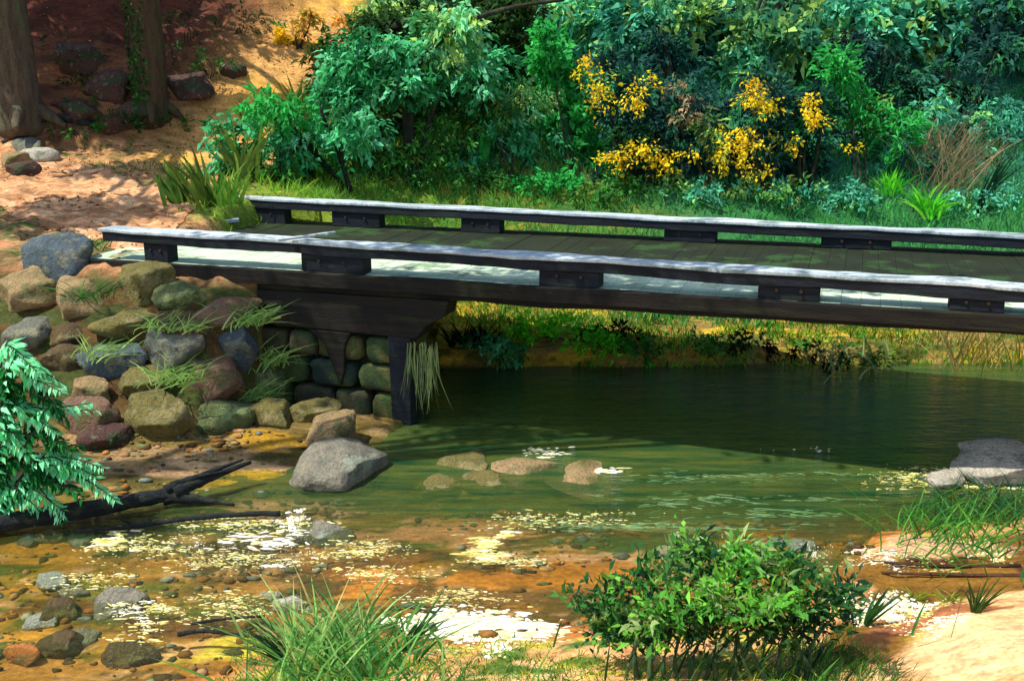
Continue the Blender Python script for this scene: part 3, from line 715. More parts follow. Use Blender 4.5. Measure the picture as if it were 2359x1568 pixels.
glintobj('glint', [((2010, 1420, 70, 26, 240, WHITE), dict(size=(.012, .045), stretch=1.6)), ((2080, 1400, 90, 24, 240, WHITE), dict(size=(.012, .045), stretch=1.6)), ((2170, 1435, 60, 18, 190, WHITE), {}), ((2100, 1420, 100, 20, 160, CREAM), {}),
                 ((1885, 1420, 30, 34, 160, WHITE), dict(stretch=1.2)), ((1885, 1275, 34, 26, 120, WHITE), dict(stretch=1.3)), ((2030, 1280, 70, 26, 200, WHITE), {}), ((2140, 1300, 60, 20, 120, CREAM), {}), ((2280, 1270, 34, 26, 120, CREAM), dict(size=(.01, .04), stretch=1.2))],
        'white and yellow flecks painted as sun glints along the sand at the lower right')
glintobj('ripple_glints', [((1700, 1095, 330, 18, 60, MINT), dict(size=(.004, .008), stretch=30)), ((1650, 1150, 260, 20, 60, MINT), dict(size=(.004, .008), stretch=30)), ((1700, 1185, 250, 14, 40, MINT), dict(size=(.004, .008), stretch=30)), ((2150, 1100, 130, 24, 300, CREAM), dict(size=(.005, .018), stretch=6)),
                    ((1850, 1032, 60, 10, 10, WHITE), dict(size=(.01, .03), stretch=1.5)), ((1450, 1210, 250, 14, 90, MINT), dict(size=(.004, .008), stretch=30))],
        'pale green streaks painted as ripple highlights on the dark green water')

# ================================================================== DEAD WOOD
bark_d = surf_material('dark_bark', (40, 46, 44), (24, 28, 32), (62, 66, 44), 4, (2, 2, 6), .9, .8, .03)
def W3(px, py, z): return atz(px, py, z)
log = empty('log', W3(150, 1190, .1), 'dark fallen log with a splintered end on the left shore under the fern', 'log')
mb = MB(); limb(mb, [W3(-120, 1225, .10), W3(120, 1185, .12), W3(300, 1155, .12), W3(420, 1132, .12)], 0.10, .07, 12, .12); mb.build('trunk', bark_d, log, True)
mb = MB(); limb(mb, [W3(400, 1135, .14), W3(470, 1105, .2), W3(578, 1064, .26)], .09, .018, 7, .2); limb(mb, [W3(380, 1128, .18), W3(470, 1092, .24), W3(560, 1058, .3)], .06, .012, 6, .2)
limb(mb, [W3(390, 1120, .2), W3(450, 1100, .25), W3(520, 1085, .25)], .05, .01, 6, .2); mb.build('splinters', bark_d, log, True)
mb = MB(); limb(mb, [W3(380, 1145, .1), W3(460, 1150, .06), W3(540, 1162, .03)], .08, .015, 8, .2); mb.build('branch', bark_d, log, True)
mb = MB(); limb(mb, [W3(170, 1222, .03), W3(300, 1213, .03), W3(430, 1195, .05), W3(560, 1184, .06), W3(645, 1182, .06)], .018, .03, 7, .2)
limb(mb, [W3(300, 1205, .04), W3(275, 1195, .12)], .012, .005, 5)
tag(mb.build('fallen_branch', bark_d, None, True), 'long thin dark branch lying in the shallows below the log', 'branch')
mb = MB(); limb(mb, [W3(410, 1460, .04), W3(470, 1452, .07), W3(550, 1462, .05), W3(610, 1468, .04)], .02, .012, 6, .2); limb(mb, [W3(440, 1436, .04), W3(520, 1425, .05), W3(610, 1418, .05)], .012, .01, 6, .2); limb(mb, [W3(540, 1462, .04), W3(585, 1445, .08)], .014, .006, 6)
tag(mb.build('driftwood', bark_d, None, True), 'small forked driftwood lying left of the grass tuft', 'driftwood')
for k, (a, b) in enumerate([((2010, 1296), (2350, 1306)), ((2030, 1322), (2380, 1330))]):
    mb = MB(); p = hit(*a); q = hit(*b); p.z += .015; q.z += .02; mid = p.lerp(q, .5); mid.z = h1(mid.x, mid.y) + .02
    limb(mb, [p, mid, q], .012, .02, 6, .2)
    tag(mb.build('fallen_stick', surf_material('brown_stick', (92, 60, 40), (60, 40, 30))), ['upper long brown stick on the wet sand at the right edge', 'lower long brown stick on the wet sand at the right edge'][k], 'stick', 'sticks on the wet sand')

# ================================================================== VEGETATION
# palettes (leaf colours as seen in sun)
TEAL = [((78, 176, 122), 4), ((104, 190, 146), 2), ((52, 138, 84), 3), ((34, 96, 50), 2)]
TEAL_L = [((140, 190, 120), 3), ((120, 196, 150), 3), ((168, 196, 110), 2), ((60, 130, 74), 2)]
DKG = [((34, 62, 30), 4), ((46, 84, 36), 3), ((60, 70, 30), 1)]
MID = [((62, 128, 56), 3), ((84, 150, 66), 2), ((44, 96, 44), 2), ((110, 130, 52), 1)]
BRI = [((56, 168, 80), 4), ((44, 146, 66), 3), ((76, 186, 96), 1)]
LIME = [((96, 200, 44), 3), ((60, 170, 40), 2), ((140, 214, 66), 1)]
NAVY = [((34, 78, 76), 4), ((48, 104, 90), 3), ((26, 56, 58), 2), ((60, 134, 84), 1.5)]
BTEAL = [((84, 178, 148), 4), ((108, 196, 164), 2), ((62, 140, 122), 3), ((140, 196, 120), 1.5)]
YEL = [((244, 216, 40), 4), ((226, 186, 40), 2), ((206, 186, 60), 1)]
OLIV = [((150, 186, 104), 3), ((116, 156, 80), 2), ((170, 196, 120), 1)]
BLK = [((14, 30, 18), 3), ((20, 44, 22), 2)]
TAN = [((164, 140, 112), 3), ((136, 122, 94), 2), ((100, 116, 84), 2)]
GRN = [((46, 110, 44), 3), ((34, 92, 38), 2), ((74, 140, 60), 1)]
ORG = [((206, 166, 84), 3), ((190, 156, 70), 2), ((150, 150, 76), 2)]
bark = surf_material('grey_brown_bark', (112, 96, 76), (80, 70, 58), (96, 104, 72), 3, (3, 3, .6), .95, 1, .04)
bark_f = surf_material('olive_brown_bark', (92, 74, 52), (68, 54, 42), (76, 80, 50), 3, (3, 3, .6), .95, 1, .04)
bark2 = surf_material('dark_stem', (52, 56, 40), (34, 38, 32), (76, 80, 50), 4, (3, 3, .8), .95, .8, .02)

def merge(parts):
    Vs, Fs, Cs = [], [], []; off = 0
    for V, Q, C in parts: Vs.append(V); Fs.append(Q + off); Cs.append(C); off += len(V)
    return np.concatenate(Vs), np.concatenate(Fs), np.concatenate(Cs)
def plant(name, base, label, cat, blobs, dens, L, Wd, pal, stems=(), group=None, part='foliage', mat_stem=None, **kw):
    """stems: (points, r0, r1) in world coordinates"""
    base = Vector(base); r = empty(name, base, label, cat, group)
    V, Q, C = merge([cloud(blobs, dens, L, Wd, pal, **kw)])
    link(part, mesh_np(part, V, Q, C), LEAF, r)
    if stems:
        mb = MB()
        for pts, a, b in stems: limb(mb, pts, a, b, 8, .12)
        mb.build('trunk' if cat == 'tree' else 'stem', mat_stem or bark2, r, True)
    return r
def bush(name, px, py, label, cat, ells, dens, L, Wd, pal, nst=4, Yoff=0, group=None, sr=.03, **kw):
    """bush rooted on the ground at photo point (px,py); ells = (px,py,rx,ry[,palette]) outlines of its leaf masses"""
    b = hit(px, py); Y = b.y + Yoff
    bl = []
    for e in ells:
        q = pxblob(e[0], e[1], e[2], e[3], Y + random.uniform(-.15, .25)); 
        bl.append(q + ((e[4],) if len(e) > 4 else ()))
    st = []
    for k in range(nst):
        c = Vector(bl[k % len(bl)][0]); p0 = b + Vector((random.uniform(-.08, .08), random.uniform(-.05, .05), -.05))
        md = p0.lerp(c, .5) + Vector((random.uniform(-.1, .1), random.uniform(-.1, .1), .05))
        st.append(([p0, md, c + Vector((random.uniform(-.1, .1), 0, random.uniform(0, .15)))], sr, sr * .3))
    return plant(name, b, label, cat, bl, dens, L, Wd, pal, st, group, **kw)

# ---- centre: arching tree and teal bushes right behind the far kerb
b = hit(945, 425); Yt = b.y + .25
A = lambda px, py, dy=0: aty(px, py, Yt + dy)
plant('tree', b, 'leaning tree with arching limb and drooping teal leaves behind the far kerb rail', 'tree',
      [pxblob(*e, Yt - .1 + .2 * (i % 3)) + ((TEAL if i not in (2, 5) else TEAL_L),) for i, e in enumerate([(810, 170, 80, 60), (880, 120, 90, 50), (1010, 120, 100, 60), (930, 190, 100, 45), (1090, 170, 90, 60), (1040, 60, 80, 38), (770, 240, 60, 60)])],
      58, .17, .07, TEAL,
      [([b + Vector((0, 0, -.1)), A(942, 330), A(938, 240), A(925, 190)], .13, .09), ([A(938, 245), A(880, 220), A(800, 210), A(760, 190)], .07, .03), ([A(930, 230), A(960, 150), A(1060, 60), A(1180, 18), A(1300, 0)], .08, .03),
       ([b + Vector((.1, 0, -.1)), A(975, 350), A(985, 290), A(1020, 200)], .08, .03), ([A(940, 240), A(900, 260), A(870, 330), A(840, 400)], .045, .03), ([A(800, 210), A(745, 245), A(700, 330)], .04, .01)],
      clump=16, clump_r=.15, droop=.9)
b2 = hit(1175, 60, 60)
Yg = Yt + 1.6; A = lambda px, py: aty(px, py, Yg)
bs_ = hit(1100, 400); 
plant('tree', hit(720, 330), 'dark green arching tree curving over the teal leaved tree at the top centre', 'tree',
      [pxblob(*e, Yg) for e in [(760, 150, 50, 60), (840, 90, 60, 55), (930, 60, 80, 45), (1050, 30, 90, 40), (1160, 25, 80, 38), (1180, 110, 70, 50), (1130, 200, 90, 60), (1000, 230, 120, 60), (880, 260, 90, 60)]],
      50, .17, .07, DKG, [([hit(720, 330), aty(740, 260, Yg), aty(770, 180, Yg), aty(850, 90, Yg), aty(1000, 40, Yg), aty(1190, 10, Yg)], .14, .07)], clump=16, clump_r=.17, droop=.4)
bush('shrub', 640, 420, 'broad teal leaved shrub at the left end of the far kerb rail', 'shrub', [(560, 330, 70, 60), (640, 260, 70, 50, BRI), (700, 320, 80, 60), (520, 390, 44, 44), (640, 370, 90, 45, MID), (800, 300, 70, 70)], 46, .16, .06, TEAL, clump=16, clump_r=.14, droop=.9, Yoff=.3)
bush('shrub', 860, 420, 'bushy teal shrub with bare dark stems left of the leaning tree trunk', 'shrub', [(850, 330, 60, 70), (900, 370, 50, 40, MID), (760, 380, 60, 40, MID), (1000, 330, 60, 70, MID)], 40, .14, .05, TEAL, clump=16, clump_r=.13, droop=.8, Yoff=.2)
bush('shrub', 1180, 420, 'drooping teal shrub right of the leaning tree behind the far kerb rail', 'shrub', [(1160, 300, 80, 36), (1240, 340, 90, 40), (1110, 270, 60, 40, MID), (1200, 240, 70, 40, TEAL_L), (1330, 400, 60, 30, BRI), (1090, 370, 50, 30)], 40, .15, .05, TEAL, clump=16, clump_r=.14, droop=1.2, Yoff=.4)
bush('shrub', 1330, 420, 'smooth bright green shrub between the drooping teal shrub and the yellow flowering bushes', 'shrub', [(1310, 250, 60, 75), (1260, 110, 42, 50), (1290, 180, 40, 40), (1340, 330, 50, 44)], 60, .13, .08, BRI, clump=16, clump_r=.12, Yoff=.6)
# slanted dead stems left of centre
for pts, lab in (([(815, 432), (780, 350), (752, 290), (738, 250)], 'dark bare stem leaning left behind the far kerb rail, right of the slanting dead trunk'), ([(800, 415), (740, 370), (690, 320), (652, 288)], 'short thick dead trunk slanting up to the left in the teal shrub')):
    p0 = hit(*pts[0]); mb = MB(); limb(mb, [p0 + Vector((0, -.3, -.1))] + [aty(x, y, p0.y - .35) for x, y in pts[1:]], .05 if 'bare' in lab else .03, .03 if 'bare' in lab else .12, 8)
    tag(mb.build('dead_stem', bark_d, None, True), lab, 'dead stem')

# ---- tall pointed plants along the left edge of the green (each a clump of broad blades)
def blade_clump(name, px, py, n, hpx, wpx, pal, label, cat='grass', spread=.5, lean=0, rad=.12, bendk=.3, group=None, seg=4, wob=.35, base=None):
    b = base or hit(px, py); m = mpp(b)
    P = np.array(b) + np.c_[rng.normal(size=(n, 2)) * rad, np.full(n, -.02)]
    D = np.c_[rng.normal(size=n) * spread + lean, rng.normal(size=n) * spread * .6, np.ones(n)]
    Ln = hpx * m * rng.uniform(1 - wob, 1 + wob * .3, n); Wn = wpx * m * rng.uniform(.6, 1.3, n)
    if n < 24: P = np.array(b) + np.c_[rng.normal(size=(n, 2)) * .012, np.full(n, -.03)]
    bend = np.c_[np.sign(D[:, 0]) * rng.random(n) * bendk, rng.normal(size=n) * bendk * .4, -rng.random(n) * bendk * .8]
    V, Q, C = blades_np(P, D, Ln, Wn, bend, pick(pal, n), seg)
    return tag(link(name, mesh_np(name, V, Q, C), LEAF), label, cat, group)
OLV = [((92, 116, 44), 3), ((70, 92, 38), 2), ((120, 150, 60), 1)]
g = 'tall pointed plants along the left edge of the green slope'
for a in [(475, 475, 26, 150, 13, OLV, 'tall dark olive blades leaning left at the edge of the footpath', -.25), (415, 470, 30, 110, 12, [((100, 140, 60), 2), ((60, 90, 40), 1)], 'shorter mid green blades nearest the footpath'),
          (560, 420, 26, 170, 12, OLV, 'pointed olive plant left of the broad teal shrub'), (590, 330, 22, 120, 12, OLV, 'pointed olive plant above the broad teal shrub'), (640, 300, 26, 120, 9, OLIV, 'pale green tuft high on the slope beside the orange earth'),
          (690, 270, 22, 110, 10, OLV, 'dark spiky plant high on the slope under the arching tree'), (520, 470, 40, 100, 9, [((90, 150, 50), 2), ((120, 160, 60), 2)], 'lime green tuft at the left end of the far kerb rail')]:
    blade_clump('spiky_plant', *a[:6], a[6], 'plant', .22, a[7] if len(a) > 7 else -.05, .14, group=g)
for a in [(1115, 400, 5, 130, 26, 'broad single bright blade plant right of the leaning tree'), (1395, 415, 3, 80, 14, 'narrow bright blade plant left of the yellow flowering bush'), (1090, 300, 2, 110, 14, 'slim bright blade among the teal leaves at the centre top')]:
    blade_clump('blade_plant', a[0], a[1], a[2], a[3], a[4], [((46, 140, 60), 1)], a[5], 'plant', .06, 0, .03, .05)

# ---- right: dark blue-green bushes with yellow flowers
g = 'dark bushes with yellow blossom behind the bridge'
def ybush(px, py, ells, yel, label, dens=46, pal=NAVY, extra=()):
    b = hit(px, py); Y = b.y + .5
    r = empty('flowering_bush', b, label, 'bush', g)
    bl = [pxblob(*e, Y + random.uniform(-.2, .3)) for e in ells]
    V, Q, C = merge([cloud(bl, dens, .15, .05, pal, clump=16, clump_r=.15, droop=.3)] + [cloud([pxblob(e[0], e[1], e[2], e[3], Y - .35)], dens * .6, .14, .045, e[4], clump=12, clump_r=.12, droop=.9) for e in extra])
    link('foliage', mesh_np('foliage', V, Q, C), LEAF, r)
    V, Q, C = merge([cloud([pxblob(e[0], e[1], e[2] * 1.25, e[3] * 1.25, Y - .7)], (e[4] if len(e) > 4 else 9) * 2.6, .075, .036, YEL, clump=5, clump_r=.09, droop=.9, shell=.15) for e in yel])
    link('blossom', mesh_np('blossom', V, Q, C), LEAF, r)
    mb = MB()
    for k in range(4): limb(mb, [b + Vector((0, 0, -.1)), b.lerp(Vector(bl[k % len(bl)][0]), .5) + Vector((random.uniform(-.2, .2), 0, 0)), bl[k % len(bl)][0]], .05, .015, 7)
    mb.build('stem', bark2, r, True)
ybush(1430, 420, [(1400, 170, 60, 60), (1440, 250, 70, 60), (1480, 200, 60, 70)], [(1345, 160, 30, 30, 10), (1390, 210, 26, 40, 10), (1465, 230, 22, 34, 16), (1370, 240, 14, 40, 4), (1500, 190, 20, 26, 4)], 'dark bush with slanting streaks of yellow blossom, leftmost and highest of the blossom bushes')
ybush(1500, 440, [(1430, 380, 70, 50), (1510, 380, 70, 50), (1470, 320, 60, 40)], [(1420, 365, 40, 16, 16), (1480, 345, 40, 20, 18), (1520, 375, 34, 22, 14), (1430, 390, 14, 12, 6)], 'low bush with the brightest mass of yellow blossom just above the far kerb rail', pal=[((28, 70, 50), 2), ((50, 110, 56), 2), ((24, 50, 54), 2)], extra=[(1540, 420, 50, 30, OLIV)])
ybush(1640, 450, [(1620, 330, 60, 60), (1560, 280, 50, 60), (1600, 230, 60, 60)], [(1600, 350, 30, 14, 4)], 'near-black blue bush between the two yellow blossom groups', extra=[(1640, 310, 34, 44, OLIV), (1570, 240, 40, 60, TAN)])
ybush(1720, 450, [(1700, 380, 70, 60), (1760, 340, 80, 60), (1700, 290, 70, 50)], [(1690, 340, 44, 44, 22), (1740, 330, 44, 34, 14), (1660, 370, 24, 24, 8), (1740, 390, 40, 24, 6)], 'dark bush with many small speckles of yellow blossom, middle of the right group', extra=[(1760, 420, 60, 26, OLIV), (1690, 440, 60, 20, OLIV)])
ybush(1760, 455, [(1740, 220, 70, 60), (1800, 260, 60, 60)], [(1740, 215, 30, 30, 22), (1770, 245, 26, 16, 10)], 'bush with a round clot of yellow blossom, highest of the right group')
ybush(1860, 455, [(1860, 300, 60, 60), (1900, 240, 50, 50), (1850, 390, 60, 50)], [(1870, 245, 16, 30, 10), (1880, 280, 24, 18, 10), (1820, 330, 24, 20, 5), (1950, 340, 20, 5, 3)], 'bush with a narrow upright streak of yellow blossom, rightmost of the blossom bushes', pal=[((28, 70, 60), 3), ((46, 130, 70), 2), ((24, 50, 54), 2)])
bush('bush', 1990, 455, 'bright green bush right of the blossom bushes', 'bush', [(1960, 220, 50, 60, BRI), (1990, 290, 60, 60, MID), (1930, 160, 44, 40, BRI), (2010, 380, 60, 40, BTEAL), (2070, 300, 60, 60, BRI)], 42, .15, .05, BRI, Yoff=.7, clump_r=.14)
bush('bush', 1540, 230, 'dark tuft headed small tree with a thick green trunk above the blossom bushes', 'tree', [(1500, 110, 50, 36), (1560, 140, 50, 30), (1530, 80, 50, 40)], 26, .14, .05, NAVY, nst=3, sr=.09, Yoff=.2, clump_r=.14)
# dark brushy masses in the upper right
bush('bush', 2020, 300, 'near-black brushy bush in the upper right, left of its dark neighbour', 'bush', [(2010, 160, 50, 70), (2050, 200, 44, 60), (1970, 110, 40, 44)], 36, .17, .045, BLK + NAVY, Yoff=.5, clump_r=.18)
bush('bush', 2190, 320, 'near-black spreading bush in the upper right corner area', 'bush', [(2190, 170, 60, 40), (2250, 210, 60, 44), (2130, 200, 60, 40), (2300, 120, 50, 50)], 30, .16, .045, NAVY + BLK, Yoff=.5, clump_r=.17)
bush('bush', 2300, 380, 'teal leafy bush at the right edge behind the dry reeds', 'bush', [(2310, 270, 60, 60), (2330, 380, 50, 60), (2250, 300, 60, 50), (2150, 270, 60, 44)], 40, .15, .055, BTEAL, Yoff=.6, clump_r=.15)
bush('bush', 2120, 440, 'blue-green bush behind the dry tan reeds at the right', 'bush', [(2100, 380, 60, 50), (2180, 400, 60, 44), (2070, 330, 44, 44)], 36, .14, .05, NAVY + BTEAL, Yoff=.7, clump_r=.14)
blade_clump('reeds', 2180, 440, 120, 190, 3, TAN, 'dry tan reeds standing among the teal bushes at the right', 'reeds', .35, .25, .32, .35)
blade_clump('reeds', 2150, 350, 90, 110, 3.5, TAN, 'upper patch of dry pinkish reeds below the near-black spreading bush', 'reeds', .3, .25, .30, .3)
blade_clump('sedge', 2250, 490, 16, 170, 9, [((30, 66, 46), 1)], 'dark arching sedge at the right behind the far kerb rail', 'sedge', .2, .3, .35, .3)
blade_clump('tuft', 2045, 445, 46, 70, 8, LIME, 'left of two lime green tufts above the far kerb rail at the right', 'grass', .4, 0, .12, .4, 'lime green tufts')
blade_clump('tuft', 2135, 500, 40, 90, 9, LIME, 'right of two lime green tufts, hanging over the far kerb rail', 'grass', .35, 0, .10, .5, 'lime green tufts')

# ---- forest behind: each tree its own trunk and crown
g = 'trees of the wood behind'
def btree(px, py, h, ells, pal, label, dens=60, L=.26, Wd=.11, r=.16, bk=None, crown_up=(), Y=None):
    b = hit(px, py); Y = Y or b.y
    bl = [pxblob(*e[:4], Y + random.uniform(-.5, .7)) + ((e[4],) if len(e) > 4 else ()) for e in ells]
    tp = b + Vector((random.uniform(-.3, .3), 0, h)); mid = b.lerp(tp, .5) + Vector((random.uniform(-.2, .2), 0, 0))
    st = [([b + Vector((0, 0, -.2)), mid, tp], r, r * .4)]
    for k in range(5): q = Vector(bl[k % len(bl)][0]); s = b.lerp(tp, random.uniform(.4, .8)); st.append(([s, s.lerp(q, .5) + Vector((0, 0, .15)), q], r * .4, r * .1))
    return plant('tree', b, label, 'tree', bl, dens, L, Wd, pal, st, g, 'crown', bk or bark2, clump=16, clump_r=.26, droop=.3)
PALE = [((160, 196, 110), 2), ((96, 146, 90), 2), ((56, 120, 92), 3)]
btree(1420, 140, 4.5, [(1340, 40, 90, 50), (1450, 60, 80, 60), (1400, 120, 80, 44)], BTEAL, 'teal tree behind the bright green shrub at the top centre')
btree(1580, 150, 5, [(1560, 40, 80, 44, PALE), (1640, 80, 70, 50), (1600, 140, 80, 50)], NAVY + BTEAL, 'dark teal tree with a paler top behind the tuft headed small tree')
btree(1780, 160, 5, [(1780, 40, 80, 50, PALE), (1830, 90, 70, 50, PALE), (1740, 100, 60, 50, PALE), (1700, 150, 80, 40)], BTEAL, 'pale yellow-green tree at the top between the blossom bushes and the near-black bush')
btree(1960, 140, 5, [(1960, 40, 90, 50), (2040, 60, 70, 50), (1900, 150, 80, 50, NAVY)], BTEAL, 'smooth teal tree at the top right of the pale yellow-green tree')
btree(2130, 140, 5, [(2140, 50, 60, 60, PALE), (2190, 110, 70, 50), (2090, 120, 60, 44)], BTEAL, 'yellow speckled teal tree with a dark thin trunk at the top right')
btree(2300, 160, 5, [(2290, 60, 80, 60, NAVY), (2330, 160, 60, 60), (2240, 40, 60, 50)], BTEAL, 'dark teal tree in the top right corner')
btree(1250, 90, 4, [(1230, 40, 70, 40, DKG), (1290, 60, 60, 40), (1200, 100, 60, 40, DKG)], BTEAL, 'dark green tree at the top centre beside the end of the arching tree', dens=50)
for k, (x, y, lab) in enumerate([(-3, 27, 'small mid green tree high behind the arching tree'), (.5, 29, 'mid green tree far up the slope behind the top centre'), (4, 30, 'teal tree far up the slope behind the pale tree'), (8, 30, 'teal tree far up the slope at the right'), (12, 26, 'teal tree beyond the right edge'), (15, 22, 'low teal tree beyond the right edge nearer the bridge')]):
    z = h1(x, y); b = Vector((x, y, z)); bl = [((x + random.uniform(-1.5, 1.5), y + random.uniform(-1, 1), z + random.uniform(1.0, 3.6)), (1.6, 1.4, 1.3)) for _ in range(6)]
    plant('tree', b, lab, 'tree', bl, 46, .3, .13, BTEAL if x > 3 else MID + BTEAL, [([b - Vector((0, 0, .2)), b + Vector((.1, 0, 2)), b + Vector((0, 0, 4))], .16, .05)], g, 'crown', clump=16, clump_r=.3)

# ---- upper left: two big trunks whose crowns are above the frame, and what grows round them
def bigtree(px, py, r, label, cl, lean=0, ivy=False, rt=.8):
    b = hit(px, py); root = empty('tree', b, label, 'tree')
    mb = MB(); limb(mb, [b + Vector((.0, 0, -.3)), b + Vector((lean * .3, 0, .8)), b + Vector((lean * .6, 0, 3)), b + Vector((lean, 0, 7.5))], r * 1.25, r * rt, 16, .05)
    for k in range(5):
        a = k * 1.26; limb(mb, [b + Vector((0, 0, .35)), b + Vector((math.cos(a) * r * 1.3, math.sin(a) * r * 1.3, .1)), b + Vector((math.cos(a) * r * 2.2, math.sin(a) * r * 2.2, -.15))], r * .5, r * .15, 7)
    for c, rr in cl:
        s = b + Vector((lean, 0, 5.5)); limb(mb, [s, s.lerp(Vector(c), .5) + Vector((0, 0, .3)), c], r * .35, r * .08, 7)
    mb.build('trunk', bark if not ivy else bark_f, root, True)
    V, Q, C = cloud([(tuple(c), rr) for c, rr in cl], 34, .3, .14, MID, clump=14, clump_r=.3)
    link('crown', mesh_np('crown', V, Q, C), LEAF, root)
    if ivy:
        n = 900; th = rng.uniform(math.pi * .7, math.pi * 1.6, n); zz = rng.random(n) ** 1.6 * 3.4
        P = np.array(b) + np.c_[np.cos(th) * r * 1.15, np.sin(th) * r * 1.15, zz]
        V, Q, C = leaves_np(P, unit(rng.normal(size=(n, 3)) * .5 + np.array([0, 0, -1.0])), unit(np.c_[np.cos(th), np.sin(th), np.full(n, .3)]), rng.uniform(.05, .13, n), rng.uniform(.03, .07, n), pick(DKG + GRN, n))
        link('ivy', mesh_np('ivy', V, Q, C), LEAF, root)
    return b

def shade(px, py, k, r):
    p = hit(px, py); q = p + SUN * k; return (q, r)
bigtree(48, 275, .40, 'thick grey-brown tree trunk at the top left corner', [shade(60, 60, 6, (1.6, 1.2, .8)), shade(200, 80, 6, (1.6, 1.2, .8)), shade(290, 392, 8, (.9, .45, .4)), shade(290, 475, 8.5, (1.4, .4, .4)), shade(130, 505, 8, (1.2, .3, .3)), shade(130, 20, 7, (2.0, 1.6, .8)), shade(250, 200, 7, (1.2, .9, .6)), shade(120, 240, 7, (1.0, .7, .5)), shade(330, 60, 6, (1.5, 1.2, .8)), shade(60, 180, 6.5, (1.2, 1, .7))], -.1)
bigtree(350, 262, .30, 'ivy covered olive-brown tree trunk on the brown hillside', [shade(430, 60, 6, (1.6, 1.2, .8)), shade(300, 130, 6.5, (1.0, 1.0, .6)), shade(400, 340, 8, (.9, .4, .4))], .1, True)
# unseen tree added at the left; its crown dapples creek, abutment and bridge shadow edge
cr = [shade(px, py, 12.5, (1.1, .55, .4)) for px, py in [(1000, 985), (1180, 1005), (1360, 1020), (1560, 1040), (1760, 1060), (1960, 1075), (2150, 1080), (1480, 1060), (1700, 1085), (1270, 1040), (1880, 1100)]] + [shade(px, py, 12, (.8, .5, .4)) for px, py in [(560, 800), (700, 930), (560, 880)]]
tb = Vector((-9.5, 8.8, h1(-9.5, 8.8)))
r_ = empty('tree', tb, 'unseen tall tree added beyond the left edge, its thin crown dappling the creek', 'tree')
mb = MB(); fork = tb + Vector((.9, .3, 8.5)); limb(mb, [tb - Vector((0, 0, .3)), tb + Vector((.3, .1, 4)), fork], .34, .2, 12, .06)
for q, rr in cr: limb(mb, [fork, fork.lerp(q, .5) + Vector((0, 0, .8)), q], .07, .012, 6)
mb.build('trunk', bark, r_, True)
V, Q, C = cloud([(tuple(q), rr) for q, rr in cr], 24, .19, .09, MID, clump=11, clump_r=.26, shell=.1)
link('crown', mesh_np('crown', V, Q, C), LEAF, r_)
# low green plants between the trunks
g = 'low green plants on the brown hillside'
for px, py, rx, ry, d, lab in [(190, 235, 60, 14, 14, 'ground cover draped over the dark rock at the foot of the grey trunk'), (260, 275, 60, 22, 20, 'green cover on the dark mound left of the ivy covered trunk'), (180, 300, 70, 14, 16, 'trailing green plant over the dark root at the foot of the grey trunk'),
                              (350, 240, 40, 40, 16, 'dark green plant climbing at the foot of the ivy covered trunk'), (395, 285, 50, 26, 12, 'sparse dark plant right of the foot of the ivy covered trunk'), (190, 185, 40, 12, 8, 'sprig of green on the brown hillside just right of the grey trunk')]:
    bush('ground_cover', px, py + ry * .6, lab, 'plant', [(px, py, rx, ry)], d, .10, .05, GRN + DKG, 2, group=g, sr=.01, clump_r=.1, clump=12)
g = 'leafy twigs hanging on the brown hillside'
for px, py, rx, ry, d, lab, pl in [(480, 150, 50, 24, 14, 'arching green twig with small leaves above the dark purple rock', GRN), (430, 60, 70, 40, 14, 'sparse dark green twigs near the top between trunk and slope', DKG), (560, 50, 70, 26, 14, 'dark leafy twigs at the top left of the yellow bush', DKG), (620, 60, 50, 14, 10, 'green leafy twig at the top above the yellow bush', GRN), (400, 120, 70, 30, 9, 'thin spray of green leaves right of the ivy covered trunk', GRN), (140, 110, 60, 40, 8, 'thin dark spray right of the grey trunk near the top', DKG)]:
    bush('twigs', px, py + ry, lab, 'twigs', [(px, py, rx, ry)], d, .09, .035, pl, 3, group=g, sr=.012, clump_r=.12, clump=12, Yoff=-.1)
bush('shrub', 690, 110, 'golden yellow bush on the orange slope at the top', 'shrub', [(690, 75, 18, 26, ORG), (650, 85, 10, 12, YEL), (715, 40, 16, 12, ORG)], 14, .13, .07, ORG, clump_r=.1)
bush('shrub', 860, 60, 'olive green bush at the top just left of the arching tree', 'shrub', [(870, 25, 60, 20, OLIV), (800, 50, 30, 16, ORG), (950, 20, 60, 18, OLIV)], 26, .14, .06, OLIV, clump_r=.14)
mb = MB(); limb(mb, [hit(5, 332) + Vector((0, 0, .02)), hit(60, 318) + Vector((0, 0, .06)), hit(95, 296) + Vector((0, 0, .15)), hit(150, 283) + Vector((0, 0, .1)), hit(215, 290) + Vector((0, 0, 0))], .05, .09, 8, .2)
tag(mb.build('root', bark_d, None, True), 'dark exposed root curving over the ground at the foot of the grey trunk', 'root')

